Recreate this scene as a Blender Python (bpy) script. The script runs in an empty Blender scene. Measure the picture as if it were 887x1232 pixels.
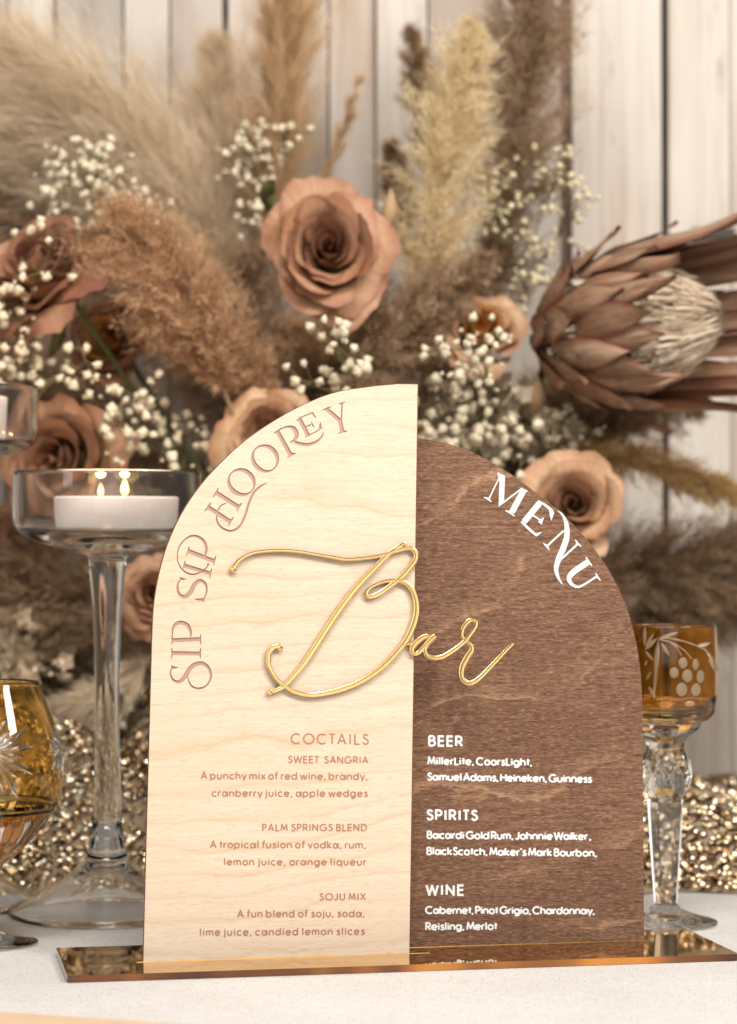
import bpy, bmesh, math, random
import numpy as np
from mathutils import Vector, Matrix, noise as mnoise
from mathutils.geometry import delaunay_2d_cdt

scene = bpy.context.scene
# ------------------------------------------------------------------ camera
F, CX, CY, YH, EYE = 2909.0, 443.5, 616.0, 670.0, 0.206
PITCH = math.atan((YH - CY) / F)
cam_data = bpy.data.cameras.new('camera')
cam = bpy.data.objects.new('camera', cam_data)
scene.collection.objects.link(cam)
scene.camera = cam
cam.location = (0, 0, EYE)
cam.rotation_euler = (math.radians(90) + PITCH, 0, 0)
cam_data.sensor_fit = 'VERTICAL'
cam_data.sensor_height = 36.0
cam_data.lens = F / 1232 * 36.0
cam_data.clip_start = 0.05
cam_data.clip_end = 50
cam_data.dof.use_dof = True
cam_data.dof.focus_distance = 1.235
cam_data.dof.aperture_fstop = 7.0
cam_data.dof.aperture_blades = 0
# ------------------------------------------------------------------ world and lamps
world = bpy.data.worlds.new('World')
scene.world = world
world.use_nodes = True
bg = world.node_tree.nodes['Background']
bg.inputs[0].default_value = (1.0, 0.97, 0.94, 1)
bg.inputs[1].default_value = 0.12

def area(name, loc, target, sx, sy, power, col):
    l = bpy.data.lights.new(name, 'AREA')
    l.shape = 'RECTANGLE'; l.size = sx; l.size_y = sy
    l.energy = power; l.color = col
    o = bpy.data.objects.new(name, l)
    scene.collection.objects.link(o)
    o.location = loc
    d = Vector(target) - Vector(loc)
    o.rotation_euler = d.to_track_quat('-Z', 'Y').to_euler()
    return o
area('window_light', (1.15, 0.35, 1.25), (0.0, 1.35, 0.12), 0.45, 0.6, 27.5, (1.0, 0.96, 0.90))
area('fill_light', (-1.3, 0.1, 0.75), (0.0, 1.3, 0.12), 0.4, 0.8, 4.5, (1.0, 0.95, 0.9))
area('overhead_softbox', (0.05, 0.35, 1.50), (0.0, 1.6, 0.22), 1.0, 0.45, 29, (1.0, 0.965, 0.915))
area('added_fill_behind_camera', (0.25, -1.5, 0.75), (0.0, 1.3, 0.2), 1.9, 1.3, 13.5, (1.0, 0.96, 0.91))  # unseen panel added to give the gold script a bright reflection
vs = scene.view_settings
vs.view_transform = 'Standard'; vs.look = 'None'; vs.gamma = 1.0; vs.exposure = -0.18
vs.use_curve_mapping = False
cy = scene.cycles
cy.use_denoising = True
cy.max_bounces = 14; cy.transmission_bounces = 12; cy.transparent_max_bounces = 12
cy.glossy_bounces = 6; cy.diffuse_bounces = 3
cy.sample_clamp_indirect = 6.0
cy.blur_glossy = 0.3
cy.caustics_reflective = False

# ------------------------------------------------------------------ pixel geometry (used only to measure real positions)
CP, SP = math.cos(PITCH), math.sin(PITCH)
ORIGIN = Vector((0, 0, EYE))
def ray(x, y):
    u = (x - CX) / F; v = -(y - CY) / F
    return Vector((u, CP - v * SP, SP + v * CP))
def at_y(x, y, Y):
    d = ray(x, y); return ORIGIN + d * (Y / d.y)
def at_z(x, y, z):
    d = ray(x, y); return ORIGIN + d * ((z - EYE) / d.z)
class Plane:
    def __init__(s, p, yaw, lean):
        s.p = Vector(p)
        s.e1 = Vector((math.cos(yaw), math.sin(yaw), 0))
        back = Vector((-math.sin(yaw), math.cos(yaw), 0))
        s.e2 = back * math.sin(lean) + Vector((0, 0, 1)) * math.cos(lean)
        s.n = s.e1.cross(s.e2)            # towards the camera
    def uv(s, x, y):
        d = ray(x, y)
        t = (s.p - ORIGIN).dot(s.n) / d.dot(s.n)
        q = ORIGIN + d * t - s.p
        return (q.dot(s.e1), q.dot(s.e2))
    def w(s, u, v, h=0.0):
        return s.p + s.e1 * u + s.e2 * v + s.n * h

# ------------------------------------------------------------------ mesh and object helpers
def mesh_np(name, V, faces_by_n, mats=(), smooth=False, attrs=None, midx=None):
    """V (n,3) array; faces_by_n: list of int arrays (m,k)."""
    me = bpy.data.meshes.new(name)
    V = np.asarray(V, dtype=np.float32)
    me.vertices.add(len(V)); me.vertices.foreach_set('co', V.ravel())
    loops = np.concatenate([np.asarray(f, dtype=np.int32).ravel() for f in faces_by_n])
    sizes = np.concatenate([np.full(len(f), np.asarray(f).shape[1], dtype=np.int32) for f in faces_by_n])
    starts = np.concatenate([[0], np.cumsum(sizes)[:-1]]).astype(np.int32)
    me.loops.add(len(loops)); me.loops.foreach_set('vertex_index', loops)
    me.polygons.add(len(sizes)); me.polygons.foreach_set('loop_start', starts)
    try: me.polygons.foreach_set('loop_total', sizes)
    except Exception: pass
    for m in mats: me.materials.append(m)
    if midx is not None: me.polygons.foreach_set('material_index', np.asarray(midx, dtype=np.int32))
    me.update(calc_edges=True)
    if smooth: me.polygons.foreach_set('use_smooth', np.ones(len(sizes), dtype=bool))
    for k, a in (attrs or {}).items():
        at = me.attributes.new(k, 'FLOAT', 'POINT'); at.data.foreach_set('value', np.asarray(a, dtype=np.float32))
    return me
def mesh_py(name, V, Fs, mats=(), smooth=False, midx=None):
    me = bpy.data.meshes.new(name)
    me.from_pydata([tuple(v) for v in V], [], Fs)
    for m in mats: me.materials.append(m)
    if midx: 
        for p, i in zip(me.polygons, midx): p.material_index = i
    if smooth: me.polygons.foreach_set('use_smooth', [True] * len(me.polygons))
    me.update()
    return me
def root(name, label, cat, loc=(0, 0, 0), group=None):
    o = bpy.data.objects.new(name, None)
    scene.collection.objects.link(o)
    o.empty_display_size = 0.02
    o.location = loc
    o['label'] = label; o['category'] = cat
    if group: o['group'] = group
    return o
def part(name, me, parent=None, world=True, label=None):
    """link a mesh; world=True: mesh is in world coordinates and gets shifted to its thing's origin"""
    o = bpy.data.objects.new(name, me)
    scene.collection.objects.link(o)
    if parent is not None:
        o.parent = parent
        if world:
            p = parent
            off = Vector((0, 0, 0))
            while p is not None:
                off += p.location; p = p.parent
            me.transform(Matrix.Translation(-off))
    if label: o['label'] = label
    return o
def single(name, me, label, cat, group=None):
    o = part(name, me); o['label'] = label; o['category'] = cat
    if group: o['group'] = group
    return o
def structure(o):
    o['kind'] = 'structure'; return o

def box_vf(x0, x1, y0, y1, z0, z1):
    V = [(x0,y0,z0),(x1,y0,z0),(x1,y1,z0),(x0,y1,z0),(x0,y0,z1),(x1,y0,z1),(x1,y1,z1),(x0,y1,z1)]
    Fs = [(0,3,2,1),(4,5,6,7),(0,1,5,4),(1,2,6,5),(2,3,7,6),(3,0,4,7)]
    return V, Fs
def bevel_box(name, x0, x1, y0, y1, z0, z1, b, mats):
    bm = bmesh.new()
    V, Fs = box_vf(x0, x1, y0, y1, z0, z1)
    vs_ = [bm.verts.new(v) for v in V]
    for f in Fs: bm.faces.new([vs_[i] for i in f])
    bmesh.ops.bevel(bm, geom=bm.edges[:], offset=b, segments=2, affect='EDGES', profile=0.6)
    me = bpy.data.meshes.new(name); bm.to_mesh(me); bm.free()
    for m in mats: me.materials.append(m)
    return me

def catmull(P, n=6):
    """smooth open polyline through tuples of any length"""
    P = [np.array(p, dtype=float) for p in P]
    if len(P) < 3: return P
    Q = [2 * P[0] - P[1]] + P + [2 * P[-1] - P[-2]]
    out = []
    for i in range(1, len(Q) - 2):
        a, b, c, d = Q[i-1], Q[i], Q[i+1], Q[i+2]
        for k in range(n):
            t = k / n
            out.append(0.5 * ((2*b) + (c-a)*t + (2*a-5*b+4*c-d)*t*t + (3*b-3*c+d-a)*t**3))
    out.append(P[-1])
    return out

def tube(points, radii, seg=6, cap=True):
    """V, F of a round tube along world points"""
    P = [Vector(p) for p in points]
    V, Fs = [], []
    up = Vector((0.13, 0.31, 0.94))
    for i, p in enumerate(P):
        t = (P[min(i+1, len(P)-1)] - P[max(i-1, 0)]).normalized()
        a = t.cross(up)
        if a.length < 0.05: a = t.cross(Vector((1, 0, 0)))
        a.normalize(); b = t.cross(a)
        for k in range(seg):
            th = 2 * math.pi * k / seg
            V.append(p + (a * math.cos(th) + b * math.sin(th)) * radii[i])
    for i in range(len(P) - 1):
        for k in range(seg):
            k2 = (k + 1) % seg
            Fs.append((i*seg+k, i*seg+k2, (i+1)*seg+k2, (i+1)*seg+k))
    if cap:
        Fs.append(tuple(reversed(range(seg)))); Fs.append(tuple((len(P)-1)*seg + k for k in range(seg)))
    return V, Fs
def join_vf(lst):
    V, Fs = [], []
    for v, f in lst:
        o = len(V); V += list(v); Fs += [tuple(i + o for i in q) for q in f]
    return V, Fs

def lathe(name, prof, cx_, cy_, seg, mats, smooth=True, closed=False, wob=0, phase=0.0, autosmooth=None, midx=None):
    """revolve a profile of (r, z) around the vertical through (cx_, cy_)"""
    V, Fs, MI = [], [], []
    rows = []
    for (r, z) in prof:
        if r < 1e-6:
            rows.append([len(V)]); V.append((cx_, cy_, z))
        else:
            rows.append(list(range(len(V), len(V) + seg)))
            for k in range(seg):
                th = 2 * math.pi * k / seg + phase
                V.append((cx_ + r * math.cos(th), cy_ + r * math.sin(th), z))
    n = len(rows)
    for i in range(n if closed else n - 1):
        A, B = rows[i], rows[(i + 1) % n]
        for k in range(seg):
            k2 = (k + 1) % seg
            if len(A) == 1 and len(B) == 1: continue
            if len(A) == 1: Fs.append((A[0], B[k2], B[k]))
            elif len(B) == 1: Fs.append((A[k], A[k2], B[0]))
            else: Fs.append((A[k], A[k2], B[k2], B[k]))
            MI.append(midx[i] if midx else 0)
    me = mesh_py(name, V, Fs, mats, smooth, MI)
    bm = bmesh.new(); bm.from_mesh(me); bmesh.ops.recalc_face_normals(bm, faces=bm.faces[:]); bm.to_mesh(me); bm.free()
    if smooth and autosmooth:
        try: me.set_sharp_from_angle(angle=math.radians(autosmooth))
        except Exception: pass
    return me
def fillet(pts, r, n=4):
    """round the corners of an (r,z) profile"""
    out = [pts[0]]
    for i in range(1, len(pts) - 1):
        a, b, c = (np.array(q, float) for q in (pts[i-1], pts[i], pts[i+1]))
        la, lc = np.linalg.norm(a-b), np.linalg.norm(c-b)
        d = min(r, la*0.45, lc*0.45)
        p0 = b + (a-b)/la*d; p1 = b + (c-b)/lc*d
        for k in range(n + 1):
            t = k / n
            out.append(tuple((1-t)**2*p0 + 2*t*(1-t)*b + t*t*p1))
    out.append(pts[-1])
    return out

# ------------------------------------------------------------------ materials
def new_mat(name):
    m = bpy.data.materials.new(name); m.use_nodes = True
    nt = m.node_tree
    return m, nt, nt.nodes['Principled BSDF']
class NT:
    """small node-writing helper"""
    def __init__(s, nt): s.nt = nt
    def node(s, t, **kw):
        n = s.nt.nodes.new(t)
        for k, v in kw.items(): setattr(n, k, v)
        return n
    def link(s, a, b): s.nt.links.new(a, b)
    def val(s, sock, v):
        if isinstance(v, (int, float)): sock.default_value = v
        elif isinstance(v, tuple): sock.default_value = v if len(v) != 3 or sock.type == 'VECTOR' else (*v, 1)
        else: s.link(v, sock)
    def coord(s, kind='Object'):
        return s.node('ShaderNodeTexCoord').outputs[kind]
    def mapping(s, vec, scale=(1,1,1), loc=(0,0,0), rot=(0,0,0)):
        n = s.node('ShaderNodeMapping'); s.link(vec, n.inputs['Vector'])
        n.inputs['Scale'].default_value = scale; n.inputs['Location'].default_value = loc; n.inputs['Rotation'].default_value = rot
        return n.outputs[0]
    def noise(s, vec, scale=1.0, detail=4, rough=0.55, dist=0.0):
        n = s.node('ShaderNodeTexNoise'); s.link(vec, n.inputs['Vector'])
        n.inputs['Scale'].default_value = scale; n.inputs['Detail'].default_value = detail
        n.inputs['Roughness'].default_value = rough; n.inputs['Distortion'].default_value = dist
        return n.outputs['Fac']
    def ramp(s, fac, stops):
        n = s.node('ShaderNodeValToRGB'); s.val(n.inputs[0], fac)
        cr = n.color_ramp
        while len(cr.elements) < len(stops): cr.elements.new(0.5)
        for e, (p, c) in zip(cr.elements, stops):
            e.position = p; e.color = (*c, 1) if isinstance(c, tuple) else (c, c, c, 1)
        return n.outputs[0]
    def mix(s, fac, a, b, mode='MIX'):
        n = s.node('ShaderNodeMix', data_type='RGBA', blend_type=mode)
        s.val(n.inputs[0], fac); s.val(n.inputs[6], a); s.val(n.inputs[7], b)
        return n.outputs[2]
    def math(s, op, a, b=0.0, c=0.0):
        n = s.node('ShaderNodeMath', operation=op)
        s.val(n.inputs[0], a); s.val(n.inputs[1], b); s.val(n.inputs[2], c)
        return n.outputs[0]
    def bump(s, h, strength=0.3, dist=0.001):
        n = s.node('ShaderNodeBump'); s.link(h, n.inputs['Height'])
        n.inputs['Strength'].default_value = strength; n.inputs['Distance'].default_value = dist
        return n.outputs[0]
    def attr(s, name):
        return s.node('ShaderNodeAttribute', attribute_name=name).outputs['Fac']
    def sep(s, vec):
        n = s.node('ShaderNodeSeparateXYZ'); s.link(vec, n.inputs[0]); return n.outputs

def simple(name, col, rough=0.6, metal=0.0, var=0.0, vscale=200, bump=0.0, spec=None):
    m, nt, b = new_mat(name); h = NT(nt)
    b.inputs['Roughness'].default_value = rough; b.inputs['Metallic'].default_value = metal
    if spec is not None: b.inputs['Specular IOR Level'].default_value = spec
    if var or bump:
        nz = h.noise(h.coord(), vscale, 4)
        if var:
            c = h.mix(nz, tuple(x*(1-var) for x in col), tuple(min(1, x*(1+var)) for x in col))
            h.link(c, b.inputs['Base Color'])
        else: b.inputs['Base Color'].default_value = (*col, 1)
        if bump: h.link(h.bump(nz, bump, 0.0005), b.inputs['Normal'])
    else: b.inputs['Base Color'].default_value = (*col, 1)
    return m

def wood_light():
    m, nt, b = new_mat('pale_birch_ply'); h = NT(nt)
    co = h.coord()
    s = h.sep(co)
    warp = h.noise(h.mapping(co, (4.5, 7, 10), (1.3, 0, 0.4)), 1, 3, 0.5)
    warp2 = h.noise(h.mapping(co, (30, 1, 90)), 1, 3, 0.6)
    f = h.math('ADD', h.math('MULTIPLY', s[2], 150.0), h.math('ADD', h.math('MULTIPLY', warp, 13.0), h.math('MULTIPLY', warp2, 0.9)))
    saw = h.math('FRACT', h.math('MULTIPLY', f, 0.48))
    line = h.ramp(saw, [(0.0, 1.0), (0.07, 0.35), (0.30, 0.06), (0.88, 0.0), (1.0, 0.7)])
    gate = h.ramp(h.noise(h.mapping(co, (9, 1, 25), (5, 0, 1)), 1, 2), [(0.35, 0.15), (0.65, 1.0)])
    line = h.math('MULTIPLY', line, gate)
    fine = h.noise(h.mapping(co, (28, 1, 520)), 1, 4, 0.6)
    fib = h.noise(h.mapping(co, (160, 1, 1700), (2, 0, 0)), 1, 2, 0.6)
    big = h.noise(h.mapping(co, (5, 1, 12), (9, 0, 3)), 1, 2)
    c = h.mix(h.ramp(fine, [(0.3, 0.0), (0.7, 1.0)]), (0.690, 0.535, 0.395), (0.765, 0.625, 0.490))
    c = h.mix(h.math('MULTIPLY', h.ramp(big, [(0.4, 0.0), (0.7, 1.0)]), 0.35), c, (0.68, 0.51, 0.34))
    c = h.mix(h.math('MULTIPLY', line, 0.60), c, (0.55, 0.335, 0.17))
    c = h.mix(h.ramp(fib, [(0.32, 0.40), (0.48, 0.0)]), c, (0.48, 0.32, 0.19))
    h.link(c, b.inputs['Base Color'])
    b.inputs['Roughness'].default_value = 0.55
    b.inputs['Specular IOR Level'].default_value = 0.3
    h.link(h.bump(fine, 0.12, 0.0003), b.inputs['Normal'])
    return m
def wood_dark():
    m, nt, b = new_mat('walnut_stained_ply'); h = NT(nt)
    co = h.coord(); s = h.sep(co)
    warp = h.noise(h.mapping(co, (8, 8, 9), (3.1, 0, 2.2)), 1, 3, 0.5)
    warp2 = h.noise(h.mapping(co, (60, 1, 160)), 1, 3, 0.7)
    f = h.math('ADD', h.math('MULTIPLY', s[2], 70.0), h.math('ADD', h.math('MULTIPLY', warp, 9.0), h.math('MULTIPLY', warp2, 1.0)))
    saw = h.math('FRACT', h.math('MULTIPLY', h.math('ADD', f, h.math('MULTIPLY', s[0], -24.0)), 0.30))
    line = h.ramp(saw, [(0.0, 0.0), (0.04, 1.0), (0.10, 0.25), (0.3, 0.0)])
    gate = h.ramp(h.noise(h.mapping(co, (14, 1, 30), (5, 0, 1)), 1, 2), [(0.42, 0.0), (0.62, 1.0)])
    dash = h.noise(h.mapping(co, (260, 1, 1500)), 1, 4, 0.75)
    dash2 = h.noise(h.mapping(co, (60, 1, 620), (4, 0, 4)), 1, 4, 0.6)
    big = h.noise(h.mapping(co, (12, 1, 22), (1, 0, 7)), 1, 3)
    c = h.mix(h.ramp(dash2, [(0.3, 0.0), (0.72, 1.0)]), (0.105, 0.048, 0.028), (0.305, 0.165, 0.100))
    c = h.mix(h.math('MULTIPLY', h.ramp(big, [(0.35, 1.0), (0.62, 0.0)]), 0.40), c, (0.120, 0.056, 0.032))
    c = h.mix(h.math('MULTIPLY', h.math('MULTIPLY', line, gate), 0.65), c, (0.50, 0.29, 0.165))
    c = h.mix(h.ramp(dash, [(0.34, 0.85), (0.50, 0.0)]), c, (0.050, 0.022, 0.014))
    c = h.mix(h.ramp(dash, [(0.54, 0.0), (0.70, 0.65)]), c, (0.50, 0.32, 0.21))
    h.link(c, b.inputs['Base Color'])
    b.inputs['Roughness'].default_value = 0.62
    b.inputs['Specular IOR Level'].default_value = 0.15
    h.link(h.bump(dash, 0.35, 0.0004), b.inputs['Normal'])
    return m
M_ply, M_dark = wood_light(), wood_dark()
M_burn = simple('laser_burnt_edge', (0.16, 0.062, 0.020), 0.7, 0, 0.4, 400)
M_pink = simple('dusty_pink_engraving', (0.46, 0.275, 0.21), 0.75, 0, 0.12, 3000, 0.2)
M_brown_ink = simple('brown_ink', (0.40, 0.19, 0.115), 0.7, 0, 0.12, 2500)
M_white_ink = simple('white_lettering', (0.80, 0.79, 0.77), 0.5, 0, 0.03, 3000)
M_goldmirror = simple('gold_mirror_acrylic', (1.0, 0.66, 0.28), 0.22, 1.0)
def plate_mats():
    m, nt, b = new_mat('amber_mirror_acrylic'); h = NT(nt)
    b.inputs['Base Color'].default_value = (0.84, 0.53, 0.17, 1); b.inputs['Metallic'].default_value = 1.0
    b.inputs['Roughness'].default_value = 0.035
    m2, nt, b2 = new_mat('amber_acrylic_edge'); h = NT(nt)
    nz = h.noise(h.mapping(h.coord(), (14, 14, 2)), 1, 2)
    h.link(h.ramp(nz, [(0.35, (0.07, 0.020, 0.005)), (0.52, (0.17, 0.055, 0.010)), (0.68, (0.60, 0.23, 0.03))]), b2.inputs['Base Color'])
    b2.inputs['Roughness'].default_value = 0.12; b2.inputs['Metallic'].default_value = 0.3
    b2.inputs['Coat Weight'].default_value = 0.6
    return m, m2
M_plate, M_plate_edge = plate_mats()
def glass(name, col=(1, 1, 1), rough=0.0, ior=1.47):
    m, nt, b = new_mat(name)
    b.inputs['Base Color'].default_value = (*col, 1)
    b.inputs['Transmission Weight'].default_value = 1.0
    b.inputs['Roughness'].default_value = rough
    b.inputs['IOR'].default_value = ior
    return m
M_glass = glass('clear_glass', (0.985, 0.99, 0.985))
M_amber = glass('amber_glass', (0.92, 0.73, 0.35), 0.0, 1.45)
M_amber2 = glass('burnt_amber_glass', (0.80, 0.52, 0.18), 0.0, 1.45)
M_amberdeep = glass('deep_amber_glass', (0.66, 0.34, 0.17), 0.02, 1.45)
M_cut = glass('cut_clear_glass', (1, 0.97, 0.90), 0.22, 1.5)
def frost():
    m, nt, b = new_mat('frosted_engraving')
    b.inputs['Base Color'].default_value = (0.92, 0.72, 0.46, 1)
    b.inputs['Transmission Weight'].default_value = 0.78
    b.inputs['Roughness'].default_value = 0.28
    return m
M_frost = frost()

# ------------------------------------------------------------------ 2-D outlines: strokes -> quads -> one union by constrained triangulation
def stroke_quads(pts, widths, smooth=6):
    if not smooth and len(pts) > 2:
        cut = []
        for i in range(1, len(pts) - 1):
            a = np.array(pts[i]) - np.array(pts[i-1]); b = np.array(pts[i+1]) - np.array(pts[i])
            if np.dot(a, b) < 0.35 * np.linalg.norm(a) * np.linalg.norm(b): cut.append(i)
        if cut:
            out = []; s0 = 0
            w0 = widths if isinstance(widths, (int, float)) else widths[0]
            for c in cut + [len(pts) - 1]:
                seg = [np.array(p, float) for p in pts[s0:c+1]]
                if c != len(pts) - 1:
                    d = seg[-1] - seg[-2]; seg[-1] = seg[-1] + d / np.linalg.norm(d) * w0 * .45
                out += stroke_quads_raw([tuple(p) for p in seg], w0, 0); s0 = c
            return out
    return stroke_quads_raw(pts, widths, smooth)
def stroke_quads_raw(pts, widths, smooth=6):
    """pts list of (x,y), widths list or number -> list of quads covering the variable-width stroke"""
    if isinstance(widths, (int, float)): widths = [widths] * len(pts)
    P = [(p[0], p[1], w) for p, w in zip(pts, widths)]
    if smooth and len(P) > 2: P = catmull(P, smooth)
    P = [np.array(p, float) for p in P]
    Q = [P[0]]
    for p in P[1:]:
        if np.hypot(*(p[:2] - Q[-1][:2])) > 1e-9: Q.append(p)
    P = Q
    L, R = [], []
    for i, p in enumerate(P):
        if i == 0: t = P[1][:2] - p[:2]
        elif i == len(P) - 1: t = p[:2] - P[i-1][:2]
        else:
            t1 = P[i][:2] - P[i-1][:2]; t2 = P[i+1][:2] - P[i][:2]
            t = t1 / np.linalg.norm(t1) + t2 / np.linalg.norm(t2)
            if np.linalg.norm(t) < 0.2: t = t2
        t = t / np.linalg.norm(t); n = np.array((-t[1], t[0]))
        L.append(p[:2] + n * p[2] / 2); R.append(p[:2] - n * p[2] / 2)
    return [[tuple(L[i]), tuple(L[i+1]), tuple(R[i+1]), tuple(R[i])] for i in range(len(P) - 1)]
def fix_quad(q):
    """split into two triangles, drop slivers: safe for the triangulator"""
    out = []
    for t in ((q[0], q[1], q[2]), (q[0], q[2], q[3])) if len(q) == 4 else (tuple(q),) if len(q) == 3 else [(q[0], q[i], q[i+1]) for i in range(1, len(q)-1)]:
        a = (t[1][0]-t[0][0])*(t[2][1]-t[0][1]) - (t[1][1]-t[0][1])*(t[2][0]-t[0][0])
        if abs(a) < 1e-14: continue
        out.append(t if a > 0 else (t[0], t[2], t[1]))
    return out
def union(polys, outline=None, eps=1e-6):
    """polys: convex polygons (uv). Returns verts, inside triangles, outside-within-outline triangles"""
    V, Fs = [], []
    if outline is not None:
        Fs.append(list(range(len(outline)))); V += [Vector(p) for p in outline]
    for q in polys:
        for t in fix_quad(q):
            b = len(V); V += [Vector(p) for p in t]; Fs.append([b, b+1, b+2])
    r = delaunay_2d_cdt(V, [], Fs, 0, eps)
    verts, faces, of = r[0], r[2], r[5]
    k = 0 if outline is None else 1
    ins, outs = [], []
    for f, o in zip(faces, of):
        if any(i >= k for i in o): ins.append(tuple(f))
        elif outline is not None and 0 in o: outs.append(tuple(f))
    return [tuple(v) for v in verts], ins, outs
def boundary(tris):
    es = {}
    for f in tris:
        for i in range(len(f)):
            a, b = f[i], f[(i+1) % len(f)]
            if (b, a) in es: es.pop((b, a))
            else: es[(a, b)] = 1
    return list(es)
def slab(pl, verts, tris, h0, h1, cap_back=True):
    """solid plate between heights h0<h1 above a plane; returns V, F, material index (0 faces, 1 walls)"""
    used = sorted({i for t in tris for i in t}); m = {v: k for k, v in enumerate(used)}; n = len(used)
    V = [pl.w(*verts[i], h1) for i in used] + [pl.w(*verts[i], h0) for i in used]
    Fs = [tuple(m[i] for i in t) for t in tris]; MI = [0] * len(Fs)
    if cap_back:
        Fs += [tuple(m[i] + n for i in reversed(t)) for t in tris]; MI += [0] * len(tris)
    for a, b in boundary(tris):
        Fs.append((m[a], m[a] + n, m[b] + n, m[b])); MI.append(1)
    return V, Fs, MI
# ------------------------------------------------------------------ setting: table top
def linen():
    m, nt, b = new_mat('white_table_surface'); h = NT(nt)
    co = h.coord()
    w1 = h.noise(h.mapping(co, (1100, 160, 1)), 1, 2); w2 = h.noise(h.mapping(co, (160, 1100, 1)), 1, 2)
    big = h.noise(co, 14, 5)
    wv = h.math('ADD', w1, w2)
    c = h.mix(big, (0.62, 0.59, 0.565), (0.79, 0.77, 0.745))
    c = h.mix(h.ramp(h.math('MINIMUM', w1, w2), [(0.30, 0.65), (0.46, 0.0)]), c, (0.45, 0.38, 0.33))
    h.link(c, b.inputs['Base Color']); b.inputs['Roughness'].default_value = 0.75
    wr = h.noise(h.mapping(co, (6, 14, 1)), 1, 3)
    h.link(h.bump(h.math('ADD', h.math('MULTIPLY', wv, 0.12), wr), 0.6, 0.004), b.inputs['Normal'])
    return m
M_table = linen()
structure(part('table_top', bevel_box('table_top', -1.4, 1.4, 0.35, 1.79, -0.03, 0.0, 0.004, [M_table])))

# ------------------------------------------------------------------ whitewashed plank wall behind
WY = 1.80
def plank_mat():
    m, nt, b = new_mat('whitewashed_plank'); h = NT(nt)
    co = h.coord()
    rnd = h.node('ShaderNodeObjectInfo').outputs['Random']
    cc = h.node('ShaderNodeCombineXYZ'); h.link(h.math('MULTIPLY', rnd, 37.0), cc.inputs[0]); h.link(h.math('MULTIPLY', rnd, 11.0), cc.inputs[2])
    add = h.node('ShaderNodeVectorMath', operation='ADD'); h.link(co, add.inputs[0]); h.link(cc.outputs[0], add.inputs[1])
    v = add.outputs[0]
    g1 = h.noise(h.mapping(v, (60, 1, 1.6)), 1, 4, 0.6)
    g2 = h.noise(h.mapping(v, (420, 1, 7)), 1, 3, 0.6)
    g3 = h.noise(h.mapping(v, (10, 1, 3.5)), 1, 3, 0.5)
    tone = h.mix(1.0, h.node('ShaderNodeObjectInfo').outputs['Color'], (1.0, 0.965, 0.90), 'MULTIPLY')
    c = h.mix(h.math('MULTIPLY', h.ramp(g1, [(0.44, 0.0), (0.66, 1.0)]), 0.60), tone, (0.36, 0.25, 0.18))
    c = h.mix(h.math('MULTIPLY', h.ramp(g3, [(0.42, 0.0), (0.60, 1.0)]), 0.55), c, (0.74, 0.69, 0.64))
    c = h.mix(h.ramp(g2, [(0.30, 0.5), (0.44, 0.0)]), c, (0.34, 0.26, 0.21))
    g4 = h.noise(h.mapping(v, (26, 1, 9)), 1, 5, 0.7)
    c = h.mix(h.ramp(g4, [(0.60, 0.0), (0.70, 0.55)]), c, (0.27, 0.20, 0.15))
    vor = h.node('ShaderNodeTexVoronoi'); h.link(h.mapping(v, (9, 1, 5)), vor.inputs['Vector']); vor.inputs['Scale'].default_value = 1.0
    knot = h.ramp(vor.outputs['Distance'], [(0.0, 0.8), (0.07, 0.5), (0.10, 0.0)])
    c = h.mix(knot, c, (0.22, 0.15, 0.11))
    h.link(c, b.inputs['Base Color']); b.inputs['Roughness'].default_value = 0.8
    h.link(h.bump(g2, 0.5, 0.001), b.inputs['Normal'])
    return m
M_plank = plank_mat()
M_gap = simple('dark_board', (0.05, 0.038, 0.03), 0.9, 0, 0.3, 20)
M_gapbrown = simple('brown_batten', (0.16, 0.11, 0.085), 0.85, 0, 0.3, 60)
wall = root('plank_wall', 'whitewashed vertical plank wall standing behind the flowers', 'wall', (0, WY, 0))
def X(px, Y=WY): return (px - CX) / F * Y
structure_edges = [-560, -470, -380, -300, -215, -130, -60, 8, 64, 147, 203, 268, 330, 395, 452, 515, 600, 676, 798, 880, 965, 1045, 1130, 1210, 1300, 1400]
rr = random.Random(4)
for i in range(len(structure_edges) - 1):
    a, b_ = structure_edges[i], structure_edges[i+1]
    ga = {676: 13, 798: 7, 268: 6, 64: 3}.get(a, 1.0)
    dy = rr.uniform(-0.004, 0.003)
    me = bevel_box('plank', X(a + ga), X(b_ - 1.0), WY + dy, WY + 0.018, -0.6, 1.1, 0.0015, [M_plank])
    pk = part('plank', me, wall)
    tones = {8: (.70,.66,.62), 64: (.40,.37,.35), 147: (.52,.47,.43), 203: (.36,.28,.23), 268: (.62,.57,.53), 330: (.45,.38,.33), 395: (.52,.44,.38), 452: (.68,.62,.57), 515: (.44,.38,.34), 600: (.50,.46,.43), 676: (.60,.55,.51), 798: (.58,.52,.47), 880: (.52,.46,.41), -60: (.38,.35,.33)}
    pk.color = (*tones.get(a, rr.choice([(.52,.47,.43), (.44,.38,.34), (.60,.55,.50)])), 1)
part('backing_board', bevel_box('backing_board', X(-560), X(1400), WY + 0.022, WY + 0.04, -0.6, 1.1, 0.002, [M_gap]), wall)
part('batten', bevel_box('batten', X(674), X(692), WY + 0.006, WY + 0.0215, -0.6, 1.1, 0.001, [M_gapbrown]), wall)
p0, p1_ = at_y(832, 275, WY - 0.006), at_y(884, 288, WY - 0.006)
part('metal_latch', bevel_box('metal_latch', p0.x, p1_.x, WY - 0.012, WY - 0.004, p1_.z, p0.z, 0.001, [simple('dark_iron', (0.06, 0.05, 0.045), 0.5, 0.6)]), wall)

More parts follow.
